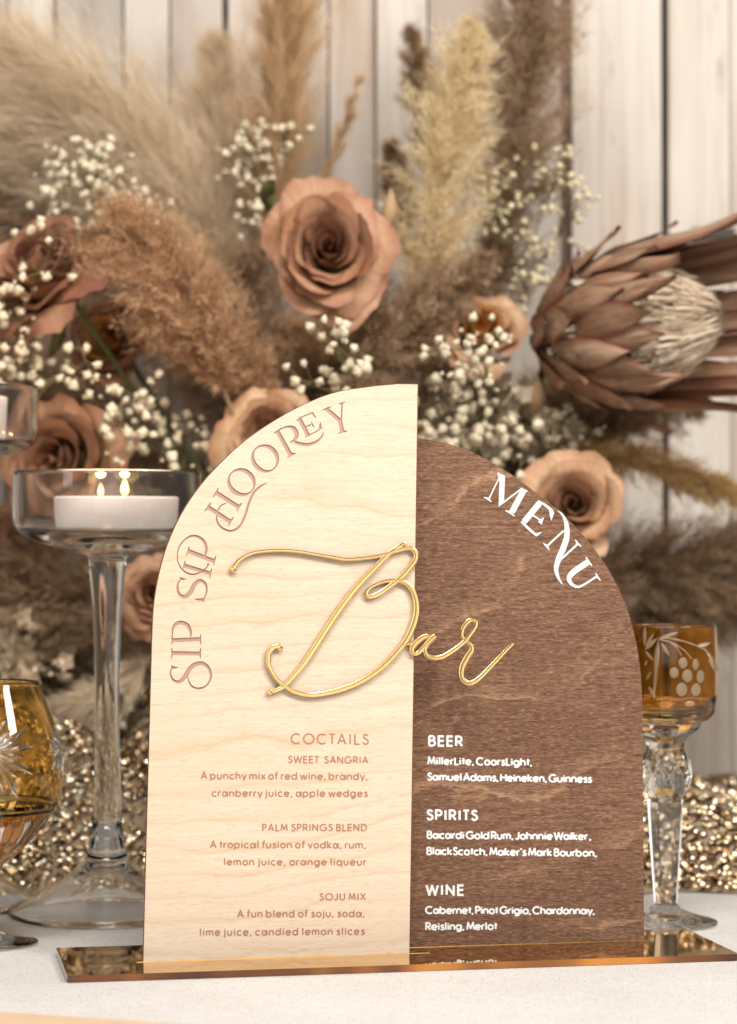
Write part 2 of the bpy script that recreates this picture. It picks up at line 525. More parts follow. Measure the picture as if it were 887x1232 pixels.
# ------------------------------------------------------------------ THE SIGN
YAW = math.radians(10.9); LEAN = math.radians(5)
ZB = 0.0036                                     # top of the acrylic plate
A0 = at_z(81, 1174, ZB); A1 = at_z(887, 1147, ZB); B0 = at_z(70, 1140, ZB)
sign = root('menu_sign', 'arched two-part wooden bar menu with pale and dark halves on gold mirror base', 'menu sign', ((A0.x + A1.x)/2, (A0.y + A1.y)/2 + 0.04, 0))
PL = Plane(at_z(333, 1152, ZB), YAW, LEAN)      # front of the pale panel
PR = Plane(at_z(634, 1135.5, ZB), YAW, LEAN)    # front of the dark panel
TH = 0.003
# --- tracing helpers: (zoom origin, zoom factor) -> photo pixels
class Trace:
    def __init__(s, ox, oy, k, plane): s.ox, s.oy, s.k, s.pl = ox, oy, k, plane
    def px(s, p): return (s.ox + p[0] / s.k, s.oy + p[1] / s.k)
    def stroke(s, pts, w, smooth=6, ws=1.0):
        P = [s.px(p) for p in pts]
        W = [x * ws / s.k for x in w] if isinstance(w, (list, tuple)) else w * ws / s.k
        out = []
        for q in stroke_quads(P, W, smooth): out.append([s.pl.uv(*c) for c in q])
        return out
    def poly(s, pts): return [[s.pl.uv(*s.px(p)) for p in pts]]

T5 = Trace(240, 470, 4.668, PL); TS = Trace(190, 640, 5.867, PL)
def ser(T, a, b, toward, w=7, depth=14):
    """bracketed serif: slab from a to b with a wedge towards the stem"""
    out = T.stroke([a, b], w, 0)
    m = ((a[0]+b[0])/2, (a[1]+b[1])/2)
    d = np.array(toward, float) - np.array(m); d = d / np.linalg.norm(d) * depth
    out += T.poly([a, b, (m[0]+d[0], m[1]+d[1])])
    return out
def stem(T, a, b, w): return T.stroke([a, b], w, 0)
pink = []
L = []
# HOOREY
L += [('H', stem(T5,(50,655),(172,735),24) + ser(T5,(63,630),(29,680),(172,735)) + ser(T5,(191,711),(163,759),(50,655))
      + stem(T5,(93,572),(222,655),24) + ser(T5,(106,549),(77,598),(222,655)) + ser(T5,(238,631),(209,679),(93,572))
      + T5.stroke([(150,632),(120,648),(99,688),(101,738),(132,774),(180,788),(225,763),(255,705),(277,635),(303,577),(340,540),(380,517)], [4,8,9,11,12,13,13,13,14,14,11,3]))]
def oval(T, c, rx, ry, upang, thick, thin):
    """a letter O: rx across, ry along its upright direction (angle of 'up' in zoom px)"""
    up = np.array((math.cos(upang), math.sin(upang))); rt = np.array((-up[1], up[0]))
    P, W = [], []
    n = 28
    for i in range(n + 1):
        t = 2 * math.pi * i / n
        P.append(tuple(np.array(c) + rt * rx * math.cos(t) + up * ry * math.sin(t)))
        W.append(thin + (thick - thin) * abs(math.cos(t)) ** 1.6)
    return T.stroke(P, W, 2)
L += [('O', oval(T5, (236,514), 66, 76, math.atan2(-.64,-.77), 25, 7)), ('O', oval(T5, (369,381), 66, 76, math.atan2(-.77,-.64), 25, 7))]
L += [('R', stem(T5,(437,226),(515,366),24) + ser(T5,(420,238),(460,212),(515,366)) + ser(T5,(494,376),(540,350),(437,226))
      + T5.stroke([(445,222),(490,203),(528,210),(546,243),(538,272),(508,292)], [6,10,22,25,18,5])
      + T5.stroke([(522,280),(560,297),(610,303),(658,286),(690,254),(696,228)], [12,19,19,14,8,3]))]
L += [('E', stem(T5,(562,158),(611,252),23) + ser(T5,(545,168),(578,148),(611,252),5,8) + ser(T5,(592,262),(632,242),(562,158),5,8)
      + stem(T5,(560,154),(635,124),6) + T5.poly([(628,122),(638,120),(658,156),(648,152)])
      + stem(T5,(585,208),(628,190),6) + T5.poly([(626,178),(632,176),(646,205),(638,205)])
      + stem(T5,(604,258),(676,218),7) + T5.poly([(668,226),(690,212),(680,178),(672,196)]))]
L += [('Y', T5.stroke([(712,100),(785,165)], [22,24], 0) + ser(T5,(690,108),(741,90),(785,165),5,10)
      + stem(T5,(801,74),(797,165),9) + ser(T5,(783,76),(819,62),(800,160),5,8)
      + stem(T5,(787,158),(803,232),24) + ser(T5,(780,240),(829,227),(787,158)))]
# SIP, upper
L += [('P', stem(TS,(215,135),(402,208),30) + ser(TS,(223,104),(199,169),(402,208)) + ser(TS,(411,168),(394,236),(215,135))
      + TS.stroke([(330,180),(342,110),(312,52),(250,28),(190,55),(145,120),(140,200),(170,262),(230,298),(290,290),(340,255),(358,222)], [14,19,21,18,12,9,8,10,12,10,10,12]))]
L += [('I', stem(TS,(185,237),(370,293),28) + ser(TS,(192,205),(177,264),(370,293)) + ser(TS,(381,258),(366,326),(185,237)))]
L += [('S', TS.stroke([(162,330),(140,372),(147,432),(187,458),(228,428),(262,368),(302,345),(338,372),(343,425),(322,482)], [6,13,20,27,32,30,26,18,13,8])
      + TS.poly([(150,318),(206,334),(168,340)]) + TS.poly([(254,474),(322,466),(330,494),(300,488)]))]
# SIP, lower
L += [('P', stem(TS,(100,765),(298,757),28) + ser(TS,(99,732),(99,796),(298,757)) + ser(TS,(304,724),(303,795),(100,765))
      + TS.stroke([(104,740),(104,690),(125,652),(165,640),(208,658),(230,698),(233,742)], [7,13,23,28,28,19,9]))]
L += [('I', stem(TS,(100,855),(297,859),28) + ser(TS,(98,820),(98,892),(297,859)) + ser(TS,(302,821),(300,892),(100,855)))]
L += [('S', TS.stroke([(106,945),(89,990),(105,1040),(147,1058),(187,1028),(225,967),(267,935),(320,930),(363,968),(373,1030),(342,1085),(290,1105),(242,1090),(217,1050),(213,1018)],
      [8,11,15,24,30,32,31,27,21,15,13,15,13,9,3]) + TS.poly([(90,944),(146,955),(104,972)]))]
# --- pale panel, cut out where the letters are engraved
def arc_px(pts, n=6): return [(p[0], p[1]) for p in catmull(pts, n)]
left_arc = arc_px([(454,463.6),(406.8,470.8),(367.3,485.5),(327.8,507),(288.4,534.8),(248.9,573.5),(221.3,611.5),(202.5,651),(191,690),(184.5,730),(182.4,775)], 5)
DR = 30 / F
outl = [PL.uv(503.5, 461.8), PL.uv(480, 461.4)] + [PL.uv(*p) for p in left_arc] + [PL.uv(176.5, 1000), PL.uv(172.5, 1156)]
dn = lambda uv: (uv[0], uv[1] - 0.0034)
outl += [dn(PL.uv(172.5, 1156)), dn(PL.uv(493, 1148)), PL.uv(493, 1148)]
allq = [q for _, qs in L for q in qs]
DEPTH = 0.0006
vv, ins, outs = union(allq, outl)
used = sorted({i for t in outs for i in t}); mp = {v: k for k, v in enumerate(used)}; n = len(used)
V = [PL.w(*vv[i], 0) for i in used]
Fs = [tuple(mp[i] for i in t) for t in outs]; MI = [0] * len(Fs)
base_n = len(V)
V += [PL.w(*p, 0) for p in outl] + [PL.w(*p, -TH) for p in outl]
m_ = len(outl)
for i in range(m_):
    j = (i + 1) % m_
    Fs.append((base_n + i, base_n + m_ + i, base_n + m_ + j, base_n + j)); MI.append(1)
Fs.append(tuple(base_n + m_ + i for i in reversed(range(m_)))); MI.append(0)
for a, b_ in boundary(ins):                       # engraved walls
    k = len(V); V += [PL.w(*vv[a], 0), PL.w(*vv[b_], 0), PL.w(*vv[b_], -DEPTH), PL.w(*vv[a], -DEPTH)]
    Fs.append((k, k+1, k+2, k+3)); MI.append(2)
scorch = []
def strip_in(outl_, wd, skip):
    n_ = len(outl_); c_ = np.mean(np.array(outl_), axis=0); out = []
    for i in range(n_):
        if i in skip: continue
        a, b_ = np.array(outl_[i]), np.array(outl_[(i+1) % n_])
        def inn(p): d = c_ - p; return p + d / np.linalg.norm(d) * wd
        out.append([tuple(a), tuple(b_), tuple(inn(b_)), tuple(inn(a))])
    return out
pale_panel = part('pale_wood_panel', mesh_py('pale_wood_panel', V, Fs, [M_ply, M_burn, M_pink], False, MI), sign, label='pale birch panel, left half of the arch')
for ch, qs in L:
    v, t, _ = union(qs)
    V, Fs, MI = slab(PL, v, t, -DEPTH - 0.0004, -DEPTH)
    part('engraved_letter', mesh_py('engraved_letter', V, Fs, [M_pink]), pale_panel, label='dusty pink engraved letter ' + ch)

# --- dark panel
right_arc = arc_px([(503.4,527),(534,532.5),(570.2,545),(606.3,565),(642.3,590.5),(678.4,620),(707.3,650.5),(732.5,686),(751.5,724),(762.5,760),(769.5,797),(772.5,838),(773.5,880)], 5)
outr = [PR.uv(470, 523.5)] + [PR.uv(*p) for p in right_arc] + [PR.uv(775, 1131.4), dn(PR.uv(775, 1131.4)), dn(PR.uv(470, 1140.3))]
v, t, _ = union([outr[:0] or [outr[0], outr[1], outr[-1]]], outr) if False else (outr, [tuple(reversed(range(len(outr))))], None)
V = [PR.w(*p, 0) for p in outr] + [PR.w(*p, -TH) for p in outr]; m_ = len(outr)
Fs = [tuple(reversed(range(m_))), tuple(m_ + i for i in range(m_))]; MI = [0, 0]
for i in range(m_):
    j = (i + 1) % m_; Fs.append((i, j, m_ + j, m_ + i)); MI.append(1)
dark_panel = part('dark_wood_panel', mesh_py('dark_wood_panel', V, Fs, [M_dark, simple('dark_ply_edge', (0.12, 0.055, 0.03), 0.7, 0, 0.4, 500)], False, MI), sign, label='dark brown stained panel, right half of the arch')
TM = Trace(570, 550, 5.218, PR)
def add_raised(name, qs, pl, h, mat, parent, label=None, h0=0.00002):
    v, t, _ = union(qs)
    V, Fs, MI = slab(pl, v, t, h0, h)
    return part(name, mesh_py(name, V, Fs, [mat]), parent, label=label)
MENU = [('M', TM.stroke([(160,130),(97,258)], [7,8], 0) + ser(TM,(64,251),(112,281),(160,130),6,12)
         + TM.poly([(147,96),(195,119),(193,180),(165,170)]) + TM.poly([(163,128),(195,119),(190,272),(156,312)]) + TM.poly([(147,96),(195,119),(163,128)])
         + TM.stroke([(160,304),(305,195)], [8,9], 0) + TM.stroke([(316,203),(240,345)], 36, 0) + ser(TM,(200,335),(256,370),(316,203),7,14) + TM.poly([(296,192),(342,214),(318,222)])),
        ('E', stem(TM,(412,290),(317,405),36) + TM.poly([(400,270),(430,290),(420,305)]) + TM.stroke([(404,277),(440,296),(480,328),(500,352)], [14,13,18,10], 3) + TM.poly([(470,318),(504,350),(486,401),(480,375)])
         + TM.stroke([(300,404),(345,450),(394,492)], [16,15,15], 3) + TM.poly([(382,480),(430,470),(396,498)]) + stem(TM,(365,362),(425,400),9) + TM.poly([(440,378),(426,424),(402,405),(424,396)])),
        ('N', TM.stroke([(525,335),(558,365),(582,425),(583,500),(562,570),(532,640),(517,700),(530,755),(557,800)], [3,12,26,34,36,34,27,17,3])
         + stem(TM,(458,560),(565,462),11) + ser(TM,(437,540),(475,584),(565,462),6,12) + stem(TM,(550,640),(655,543),11) + ser(TM,(636,519),(674,563),(550,640),6,12)),
        ('U', TM.stroke([(724,655),(655,700),(612,735),(598,765),(615,798),(655,815),(700,795),(777,746)], [36,36,34,28,20,14,12,12]) + ser(TM,(704,629),(742,683),(640,715),7,12) + ser(TM,(764,727),(795,776),(700,795),6,10))]
add_raised('scorched_rim', strip_in(outl, 0.00055, (len(outl)-2, len(outl)-3, len(outl)-4)), PL, 0.00003, M_burn, pale_panel, 'thin brown scorched line round the pale panel')
for ch, qs in MENU: add_raised('raised_letter', qs, PR, 0.0004, M_white_ink, dark_panel, 'white letter ' + ch)

# --- geometric sans, drawn as centre lines (cap height 1, x-height 0.68)
def arc(cx_, cy_, rx, ry, a0, a1, n=14):
    return [(cx_ + rx*math.cos(math.radians(a0 + (a1-a0)*i/n)), cy_ + ry*math.sin(math.radians(a0 + (a1-a0)*i/n))) for i in range(n+1)]
O_ = lambda x=.33: arc(x, .34, .29, .33, 0, 360, 16)
GL = {
 'a': (.80, [arc(.31,.34,.25,.33,0,360,14), [(.68,.72),(.68,-.02)]]), 'b': (.78, [O_(.34), [(.04,1.02),(.04,0)]]), 'c': (.66, [arc(.34,.34,.30,.33,48,312)]),
 'd': (.78, [O_(), [(.64,1.02),(.64,0)]]), 'e': (.74, [[(.05,.35),(.63,.35)], arc(.34,.34,.30,.33,0,318)]),
 'f': (.42, [[(.38,1.0),(.26,.99),(.17,.90),(.16,.78),(.16,0)], [(.02,.66),(.36,.66)]]),
 'g': (.78, [O_(), [(.64,.70),(.64,.02)]+arc(.34,.0,.30,.24,0,-140,8)]),
 'h': (.70, [[(.06,1.02),(.06,0)], arc(.31,.40,.25,.27,180,0,8)+[(.56,0)]]),
 'i': (.26, [[(.10,.68),(.10,0)], [(.10,.80),(.10,.94)]]), 'j': (.28, [[(.12,.68),(.12,-.12),(.07,-.22),(-.04,-.24)], [(.12,.80),(.12,.94)]]),
 'k': (.62, [[(.06,1.02),(.06,0)], [(.48,.68),(.10,.34),(.52,0)]]), 'l': (.26, [[(.10,1.02),(.10,0)]]),
 'm': (1.02, [[(.06,.68),(.06,0)], arc(.26,.44,.20,.23,180,0,8)+[(.46,0)], arc(.67,.44,.21,.23,180,0,8)+[(.88,0)]]),
 'n': (.70, [[(.06,.68),(.06,0)], arc(.31,.40,.25,.27,180,0,8)+[(.56,0)]]), 'o': (.74, [O_(.35)]),
 'p': (.78, [O_(.34), [(.04,.68),(.04,-.26)]]), 'q': (.78, [O_(), [(.64,.68),(.64,-.26)]]),
 'r': (.42, [[(.06,.68),(.06,0)], arc(.28,.42,.22,.24,180,70,6)]),
 's': (.52, [[(.42,.58),(.34,.66),(.22,.67),(.11,.60),(.10,.49),(.20,.39),(.33,.33),(.43,.23),(.41,.09),(.28,.01),(.14,.02),(.05,.12)]]),
 't': (.40, [[(.18,.94),(.18,.06)], [(.02,.66),(.36,.66)]]), 'u': (.70, [[(.06,.68),(.06,.28)]+arc(.31,.28,.25,.27,180,360,8)+[(.56,.68)]]),
 'v': (.62, [[(.03,.68),(.29,0),(.55,.68)]]), 'w': (.92, [[(.03,.68),(.23,0),(.44,.62),(.65,0),(.85,.68)]]),
 'x': (.60, [[(.04,.68),(.52,0)], [(.52,.68),(.04,0)]]), 'y': (.62, [[(.03,.68),(.30,.02)], [(.56,.68),(.20,-.26)]]),
 ',': (.28, [[(.13,.10),(.04,-.16)]]), '.': (.24, [[(.10,.0),(.10,.12)]]), "'": (.22, [[(.10,1.02),(.08,.78)]]), ' ': (.20, []),
 'A': (.84, [[(.03,0),(.39,1.0),(.75,0)], [(.15,.32),(.63,.32)]]), 'B': (.70, [[(.08,0),(.08,1)], [(.08,1),(.32,1)]+arc(.32,.77,.22,.23,90,-90,8)+[(.08,.54)], [(.32,.54)]+arc(.34,.27,.26,.27,90,-90,8)+[(.08,0)]]),
 'C': (.94, [arc(.50,.5,.45,.5,48,312)]), 'D': (.86, [[(.08,0),(.08,1),(.30,1)]+arc(.30,.5,.47,.5,90,-90,12)+[(.08,0)]]),
 'E': (.64, [[(.56,1),(.08,1),(.08,0),(.56,0)], [(.08,.52),(.54,.52)]]), 'F': (.6, [[(.54,1),(.08,1),(.08,0)], [(.08,.52),(.50,.52)]]),
 'G': (1.02, [arc(.52,.5,.46,.5,45,340)+[(.96,.46),(.60,.46)]]), 'H': (.82, [[(.08,0),(.08,1)], [(.70,0),(.70,1)], [(.08,.53),(.70,.53)]]),
 'I': (.28, [[(.12,0),(.12,1)]]), 'J': (.56, [[(.42,1),(.42,.26)]+arc(.23,.24,.19,.24,0,-150,8)]), 'K': (.74, [[(.08,0),(.08,1)], [(.62,1),(.10,.50),(.66,0)]]),
 'L': (.56, [[(.08,1),(.08,0),(.50,0)]]), 'M': (1.0, [[(.06,0),(.18,1),(.48,.18),(.78,1),(.90,0)]]), 'N': (.86, [[(.08,0),(.08,1),(.72,0),(.72,1)]]),
 'O': (1.06, [arc(.52,.5,.47,.5,0,360,22)]), 'P': (.66, [[(.08,0),(.08,1),(.32,1)]+arc(.32,.73,.25,.27,90,-90,8)+[(.08,.46)]]),
 'R': (.70, [[(.08,0),(.08,1),(.32,1)]+arc(.32,.73,.25,.27,90,-90,8)+[(.08,.46)], [(.30,.46),(.62,0)]]),
 'S': (.64, [[(.52,.84),(.42,.97),(.26,1.0),(.13,.90),(.11,.74),(.22,.60),(.40,.50),(.54,.36),(.54,.17),(.40,.02),(.22,.0),(.06,.17)]]),
 'T': (.58, [[(.28,0),(.28,1)], [(.02,1),(.54,1)]]), 'U': (.80, [[(.08,1),(.08,.34)]+arc(.38,.34,.30,.34,180,360,10)+[(.68,1)]]),
 'X': (.76, [[(.05,0),(.67,1)], [(.05,1),(.67,0)]]),
 'V': (.78, [[(.03,1),(.37,0),(.71,1)]]), 'W': (1.14, [[(.03,1),(.28,0),(.55,.94),(.82,0),(1.07,1)]]),
}
def line_text(txt, x0, x1, b0, b1, cap, w, pl, mat, parent, space=.20, h=0.00012):
    """one printed line, fitted between two photo columns; baseline from b0 (left) to b1 (right)"""
    adv = []; tot = 0
    for ch in txt:
        a = space if ch == ' ' else GL[ch][0]; adv.append(tot); tot += a
    last = GL[txt[-1]][0]; tot_vis = tot - 0.10
    k = (x1 - x0) / (tot_vis * cap)               # natural width against fitted width
    gs = min(k, 1.0) if k < 1 else 1.0; 
    extra = ((x1 - x0) - tot_vis * cap * gs) / max(1, len(txt) - 1)
    VF = []
    for i, ch in enumerate(txt):
        if ch == ' ': continue
        ox = x0 + adv[i] * cap * gs + extra * i
        for pts in GL[ch][1]:
            P = []
            for (gx, gy) in pts:
                px = ox + gx * cap * gs; t = (px - x0) / (x1 - x0)
                P.append((px, b0 + (b1 - b0) * t - w*0.35 - gy * (cap - w*0.7)))
            gq = [[pl.uv(*c) for c in q] for q in stroke_quads(P, w, 0)]
            v, t_, _ = union(gq)
            VF.append(slab(pl, v, t_, 0.00002, h + 0.000004 * len(VF) % 0.00002)[:2])
    return part('text_line', mesh_py('text_line', *join_vf(VF), [mat]), parent)
for t in [('COCTAILS',350,443,895.3,896,13.0,1.75,.3),('SWEET SANGRIA',346.7,442.6,918.2,918.8,8.8,1.55,.45),
          ('A punchy mix of red wine, brandy,',242,442,937.6,938.6,9.3,1.65,.12),('cranberry juice, apple wedges',255,442,958.6,959,9.3,1.65,.12),
          ('PALM SPRINGS BLEND',315.6,441,1000,1000,8.8,1.55,.12),('A tropical fusion of vodka, rum,',253,440,1020.5,1021,9.3,1.65,.14),
          ('lemon juice, orange liqueur',269.4,440.3,1041.2,1041.5,9.3,1.65,.18),('SOJU MIX',384.4,439.5,1083.4,1083,8.8,1.55,.10),
          ('A fun blend of soju, soda,',285.8,438.5,1104,1103.4,9.3,1.65,.18),('lime juice, candied lemon slices',240.4,438.3,1126,1124.8,9.3,1.65,.14)]:
    line_text(*t[:7], PL, M_brown_ink, pale_panel, t[7])
for t in [('BEER',515.5,555.8,897.9,898.5,13.2,2.7,.3),('MillerLite, CoorsLight,',514.6,639.8,920.1,921.8,9.8,2.15,.12),('Samuel Adams, Heineken, Guinness',514.2,711.5,939.2,942,9.8,2.15,.12),
          ('SPIRITS',513.3,574,987,987.6,13.2,2.7,.3),('Bacardi Gold Rum, Johnnie Walker ,',513.7,711,1009.3,1011,9.8,2.15,.10),("BlackScotch, Maker's Mark Bourbon,",513.3,717.8,1028.6,1031,9.8,2.15,.12),
          ('WINE',512.8,557.4,1077.4,1077.6,13.2,2.7,.3),('Cabernet, Pinot Grigio, Chardonnay,',512,715.2,1099.8,1100.4,9.8,2.15,.12),('Reisling, Merlot',512,597.6,1119.4,1119,9.8,2.15,.12)]:
    line_text(*t[:7], PR, M_white_ink, dark_panel, t[7])

# --- gold script word, a swept solid with a domed face, standing on the pale panel and reaching over the dark one
def script_solid(pts, w, smooth=7, h0=0.0001, th=0.0024):
    P = catmull([(*p, ww * 1.28) for p, ww in zip(pts, w)], smooth)
    C = []
    for p in P:
        uv = PL.uv(p[0], p[1]); uv2 = PL.uv(p[0] + p[2]/2, p[1]); C.append((uv[0], uv[1], abs(uv2[0]-uv[0])))
    prof = [(-1.0, 0.0), (-1.0, .86), (-.93, .95), (-.74, 1.0), (-.5, .985), (0, .965), (.5, .985), (.74, 1.0), (.93, .95), (1.0, .86), (1.0, 0.0)]
    V, Fs = [], []; n = len(prof)
    for i, c in enumerate(C):
        a, b_ = C[max(0, i-1)], C[min(len(C)-1, i+1)]
        t = np.array((b_[0]-a[0], b_[1]-a[1])); t /= np.linalg.norm(t) + 1e-12; nn = (-t[1], t[0])
        hh = th * (1 + 0.00003 * i)
        for (s, z) in prof: V.append(PL.w(c[0] + nn[0]*s*c[2], c[1] + nn[1]*s*c[2], h0 + z*hh))
    for i in range(len(C) - 1):
        for k in range(n):
            k2 = (k + 1) % n
            Fs.append((i*n+k, (i+1)*n+k, (i+1)*n+k2, i*n+k2))
    Fs.append(tuple(range(n))); Fs.append(tuple((len(C)-1)*n + k for k in reversed(range(n))))
    return V, Fs
def bead(x, y, r):
    uv = PL.uv(x, y); R = PL.uv(x + r, y)[0] - uv[0]; V, Fs = [], []
    rings = [(1.0, 0.0), (1.0, .0018), (.8, .0024), (.4, .0026)]
    for rr_, z in rings:
        for k in range(14): V.append(PL.w(uv[0] + R*rr_*math.cos(k*math.pi/7), uv[1] + R*rr_*math.sin(k*math.pi/7), .0001 + z))
    for i in range(3):
        for k in range(14): k2 = (k+1) % 14; Fs.append((i*14+k, i*14+k2, (i+1)*14+k2, (i+1)*14+k))
    Fs.append(tuple(range(42, 56)))
    return V, Fs
sc_ = [
 script_solid([(279.8,684),(282.3,680.5),(288,673.9),(297.3,668.3),(310.4,664.5),(334.7,662.8),(357,664),(381.3,667.9),(400,671.2),(418,673.7),(442.3,671.6),(458,668.8),(472,664.5),(487,660.4),(495,660.8),(499.3,666),(499.3,672),(495.5,679),(483.3,693.5),(468.4,705.6),(453.5,715.5),(443.5,718.2),(439.8,714.5),(443.5,708.2),(455.3,702),(468,699.2),(483.3,700.2),(493.6,708),(499.5,721.5),(500.3,738.3),(494.5,758),(483.3,777),(461,801),(436.7,818.5),(412.4,829),(390.7,834.4),(372,836.3),(355,833),(342,826),(331,816),(323,801.7),(322.6,786.8),(328.5,779),(334.5,777.8)],
  [2.6,2.8,3.2,3.2,3,3,3,3,3.2,3.2,3.2,3.4,3.6,3.8,4.2,4.8,5.4,5.4,5,4.4,4.2,4.2,4,3.2,3.0,3.4,4.2,4.8,5.4,6.2,6.2,5.8,5.4,5,4.8,4.4,4.2,4,4,4,4.4,4.6,4.6,4.2]),
 script_solid([(484.8,655),(476.5,660),(464.7,669),(446,687.9),(427.3,708),(408.7,732.5),(390,760.5),(368.5,794),(353.3,812.5),(342.1,824.5),(334.7,829.5),(325,833)], [2.8,4,5,5.6,6,6,6,5.6,5,4.4,3.6,3.4]),
 script_solid([(479.5,780),(485,776.2),(493,774.8),(501.6,770.8)], [2.6,2.6,2.6,2.4]),
 script_solid([(517,767),(511.5,765.8),(502.5,771),(495.5,779),(495.5,785.2),(500.7,786.6),(508,780),(516,770.5),(522.8,765.2)], [3.6,4.4,5.2,5.4,4.6,3.6,4.4,4.8,4.2]),
 script_solid([(520.5,767.5),(513.5,775),(510.4,782),(512.5,788.5),(519.5,791.6),(530.5,790.6),(543.1,783.6),(555.8,773.8),(564.8,763.3),(571.2,753.4),(571.2,748),(565.2,746.2),(558.2,752.5),(554.3,762),(556.7,769),(564,775),(567,781.3),(561.2,791),(555.3,803),(554.6,813.8),(558.8,820.5),(565.7,822),(575.6,816),(591.8,799.4),(606.3,784),(616.6,773.8)],
  [4.6,4.6,4.4,4.2,4.2,4.2,4,3.6,3.4,3.6,3.6,3.8,4.4,4,3.6,4,5.2,6.2,6.2,5.4,4.6,4.2,4,3.6,3.2,2.6]),
 bead(280, 685.5, 4.0), bead(324.3, 833, 3.6), bead(335.8, 779, 4.2), bead(486.2, 654.4, 2.4)]
me = mesh_py('gold_script', *join_vf(sc_), [M_goldmirror], True)
try: me.set_sharp_from_angle(angle=math.radians(35))
except Exception: pass
part('gold_script', me, sign, label='shiny gold script word across both panels')

# --- base plate with its two slots
e1 = PL.e1; back = Vector((-math.sin(YAW), math.cos(YAW), 0))
PB = Plane(A0, YAW, math.radians(90)); PB.e2 = back; PB.n = Vector((0, 0, 1))
W_ = 0.3408; D_ = 0.0855
def pb(p): q = p - A0; return (q.dot(e1), q.dot(back))
def rect(u0, u1, v0, v1): return [(u0, v0), (u1, v0), (u1, v1), (u0, v1)]
uL0, vL = pb(at_z(172.5, 1156.2, ZB)); uL1 = pb(at_z(517, 1146.6, ZB))[0]; vL = pb(PL.w(0, 0))[1]
uR1 = pb(at_z(781.5, 1131, ZB))[0]; vR = pb(PR.w(0, 0))[1]; uR0 = pb(at_z(486, 1140, ZB))[0]
slots = [rect(uL0 - 0.0035, uL1, vL - 0.0004, vL + TH + 0.0006), rect(uR0 - 0.01, uR1, vR - 0.0004, vR + TH + 0.0006)]
ol = []
rc = 0.002
for (cx_, cy_, a) in ((W_-rc, rc, -90), (W_-rc, D_-rc, 0), (rc, D_-rc, 90), (rc, rc, 180)):
    ol += [(cx_ + rc*math.cos(math.radians(a + k*30)), cy_ + rc*math.sin(math.radians(a + k*30))) for k in range(4)]
vv, ins, outs = union(slots, ol)
V, Fs, MI = slab(PB, vv, outs, -0.0034, 0.0)
part('gold_mirror_base', mesh_py('gold_mirror_base', V, Fs, [M_plate, M_plate_edge], False, MI), sign, label='amber gold mirror acrylic base plate with two slots')

for (u0, u1, v_) in ((uL0 - .0035, uL1, vL - .0007), (uR0 - .01, uR1, vR - .0007)):
    add_raised('slot_rim', [[(u0, v_ - .0003), (u1, v_ - .0003), (u1, v_ + .0001), (u0, v_ + .0001)]], PB, .00025, simple('polished_slot_edge', (.95, .62, .22), .2, .8), sign, 'bright polished edge of a panel slot')
# ------------------------------------------------------------------ pale wooden board lying in front
bb = [at_z(-90, 1211, 0.004), at_z(235, 1233, 0.004)]
d = (bb[1] - bb[0]).normalized(); nrm = Vector((d.y, -d.x, 0))
V = []
for z in (0.0002, 0.004):
    for q in (bb[0], bb[1], bb[1] + nrm*0.12, bb[0] + nrm*0.12): V.append((q.x, q.y, z))
me = mesh_py('wooden_board', V, [(0,3,2,1),(4,5,6,7),(0,1,5,4),(1,2,6,5),(2,3,7,6),(3,0,4,7)], [simple('pale_board_wood', (0.70, 0.50, 0.33), 0.6, 0, 0.15, 60)])
single('wooden_board', me, 'thin pale wooden board lying in the left foreground before the sign', 'board')

# ------------------------------------------------------------------ glassware
def zy(y, Y): return at_y(443.5, y, Y).z
def profile(Y, cx_px, rows):
    """rows of (half-width px, image y) -> (r, z)"""
    k = Y / F
    return [(abs(w) * k, max(zy(y, Y), 0.0004)) for w, y in rows]
HY = 1.394
def holder(cxpx, Y, dz, label):
    k = Y / F
    cx_ = (cxpx - CX) * k
    r = root('candle_holder', label, 'candle holder', (cx_, Y, 0), 'tall clear glass candle holders')
    z = lambda y: zy(y, Y) + dz
    zf = lambda y: max(zy(y, Y), .0006)
    s = lambda y: max(0.0, min(1.0, (1050 - y) / 380.0)) * dz + zf(y)
    outer = [(0, .0290), (20*k, .0280), (36*k, .0230), (62*k, .0150), (95*k, .0065), (110*k, .0022), (113*k, 0.0006), (116*k, .0008), (118*k, .0025), (117*k, .0045), (100*k, .0085), (70*k, .0165), (44*k, .0245), (31*k, .0305), (25*k, .0335), (22.5*k, .0375), (22*k, .0425), (20*k, .047)]
    foot = fillet(outer, 0.003, 3)
    st = [(w*k, s(y)) for w, y in ((19.5,1020),(17.5,980),(15.8,930),(14.6,880),(14.6,830),(15.6,780),(17.5,735),(20,705),(21.5,688),(22.5,676),(24,670))]
    z0 = s(670)
    bowl = [(30*k, z0+.0012), (58*k, z0+.0048), (88*k, z0+.0085), (105*k, z0+.0130), (111*k, z0+.0170), (113.5*k, z0+.0215), (113.5*k, z0+.0330), (113*k, z0+.0480), (112.3*k, z0+.0490), (111*k, z0+.0488), (110.2*k, z0+.0470), (110*k, z0+.0215), (106*k, z0+.0165), (98*k, z0+.0142), (70*k, z0+.0132), (30*k, z0+.0128), (0, z0+.0128)]
    prof = foot + st + fillet(bowl, 0.002, 3)
    me = lathe('glass_body', prof, cx_, Y, 72, [M_glass])
    part('glass_body', me, r)
    # small pink-gold ring light catching the seam of stem and bowl: air bubble inside
    return r, cx_, z0 + .0128
h1, hx1, hz1 = holder(129.5, HY, 0.0, 'tall clear glass candle holder standing left of the sign, whole bowl in view')
h2, hx2, hz2 = holder(-68, 1.43, 0.0525, 'taller clear glass candle holder cut off by the left edge, only its bowl shows')
M_wax = simple('white_wax', (0.93, 0.82, 0.76), 0.5, 0, 0.04, 300, 0.15)
M_wax.node_tree.nodes['Principled BSDF'].inputs['Subsurface Weight'].default_value = 0.35
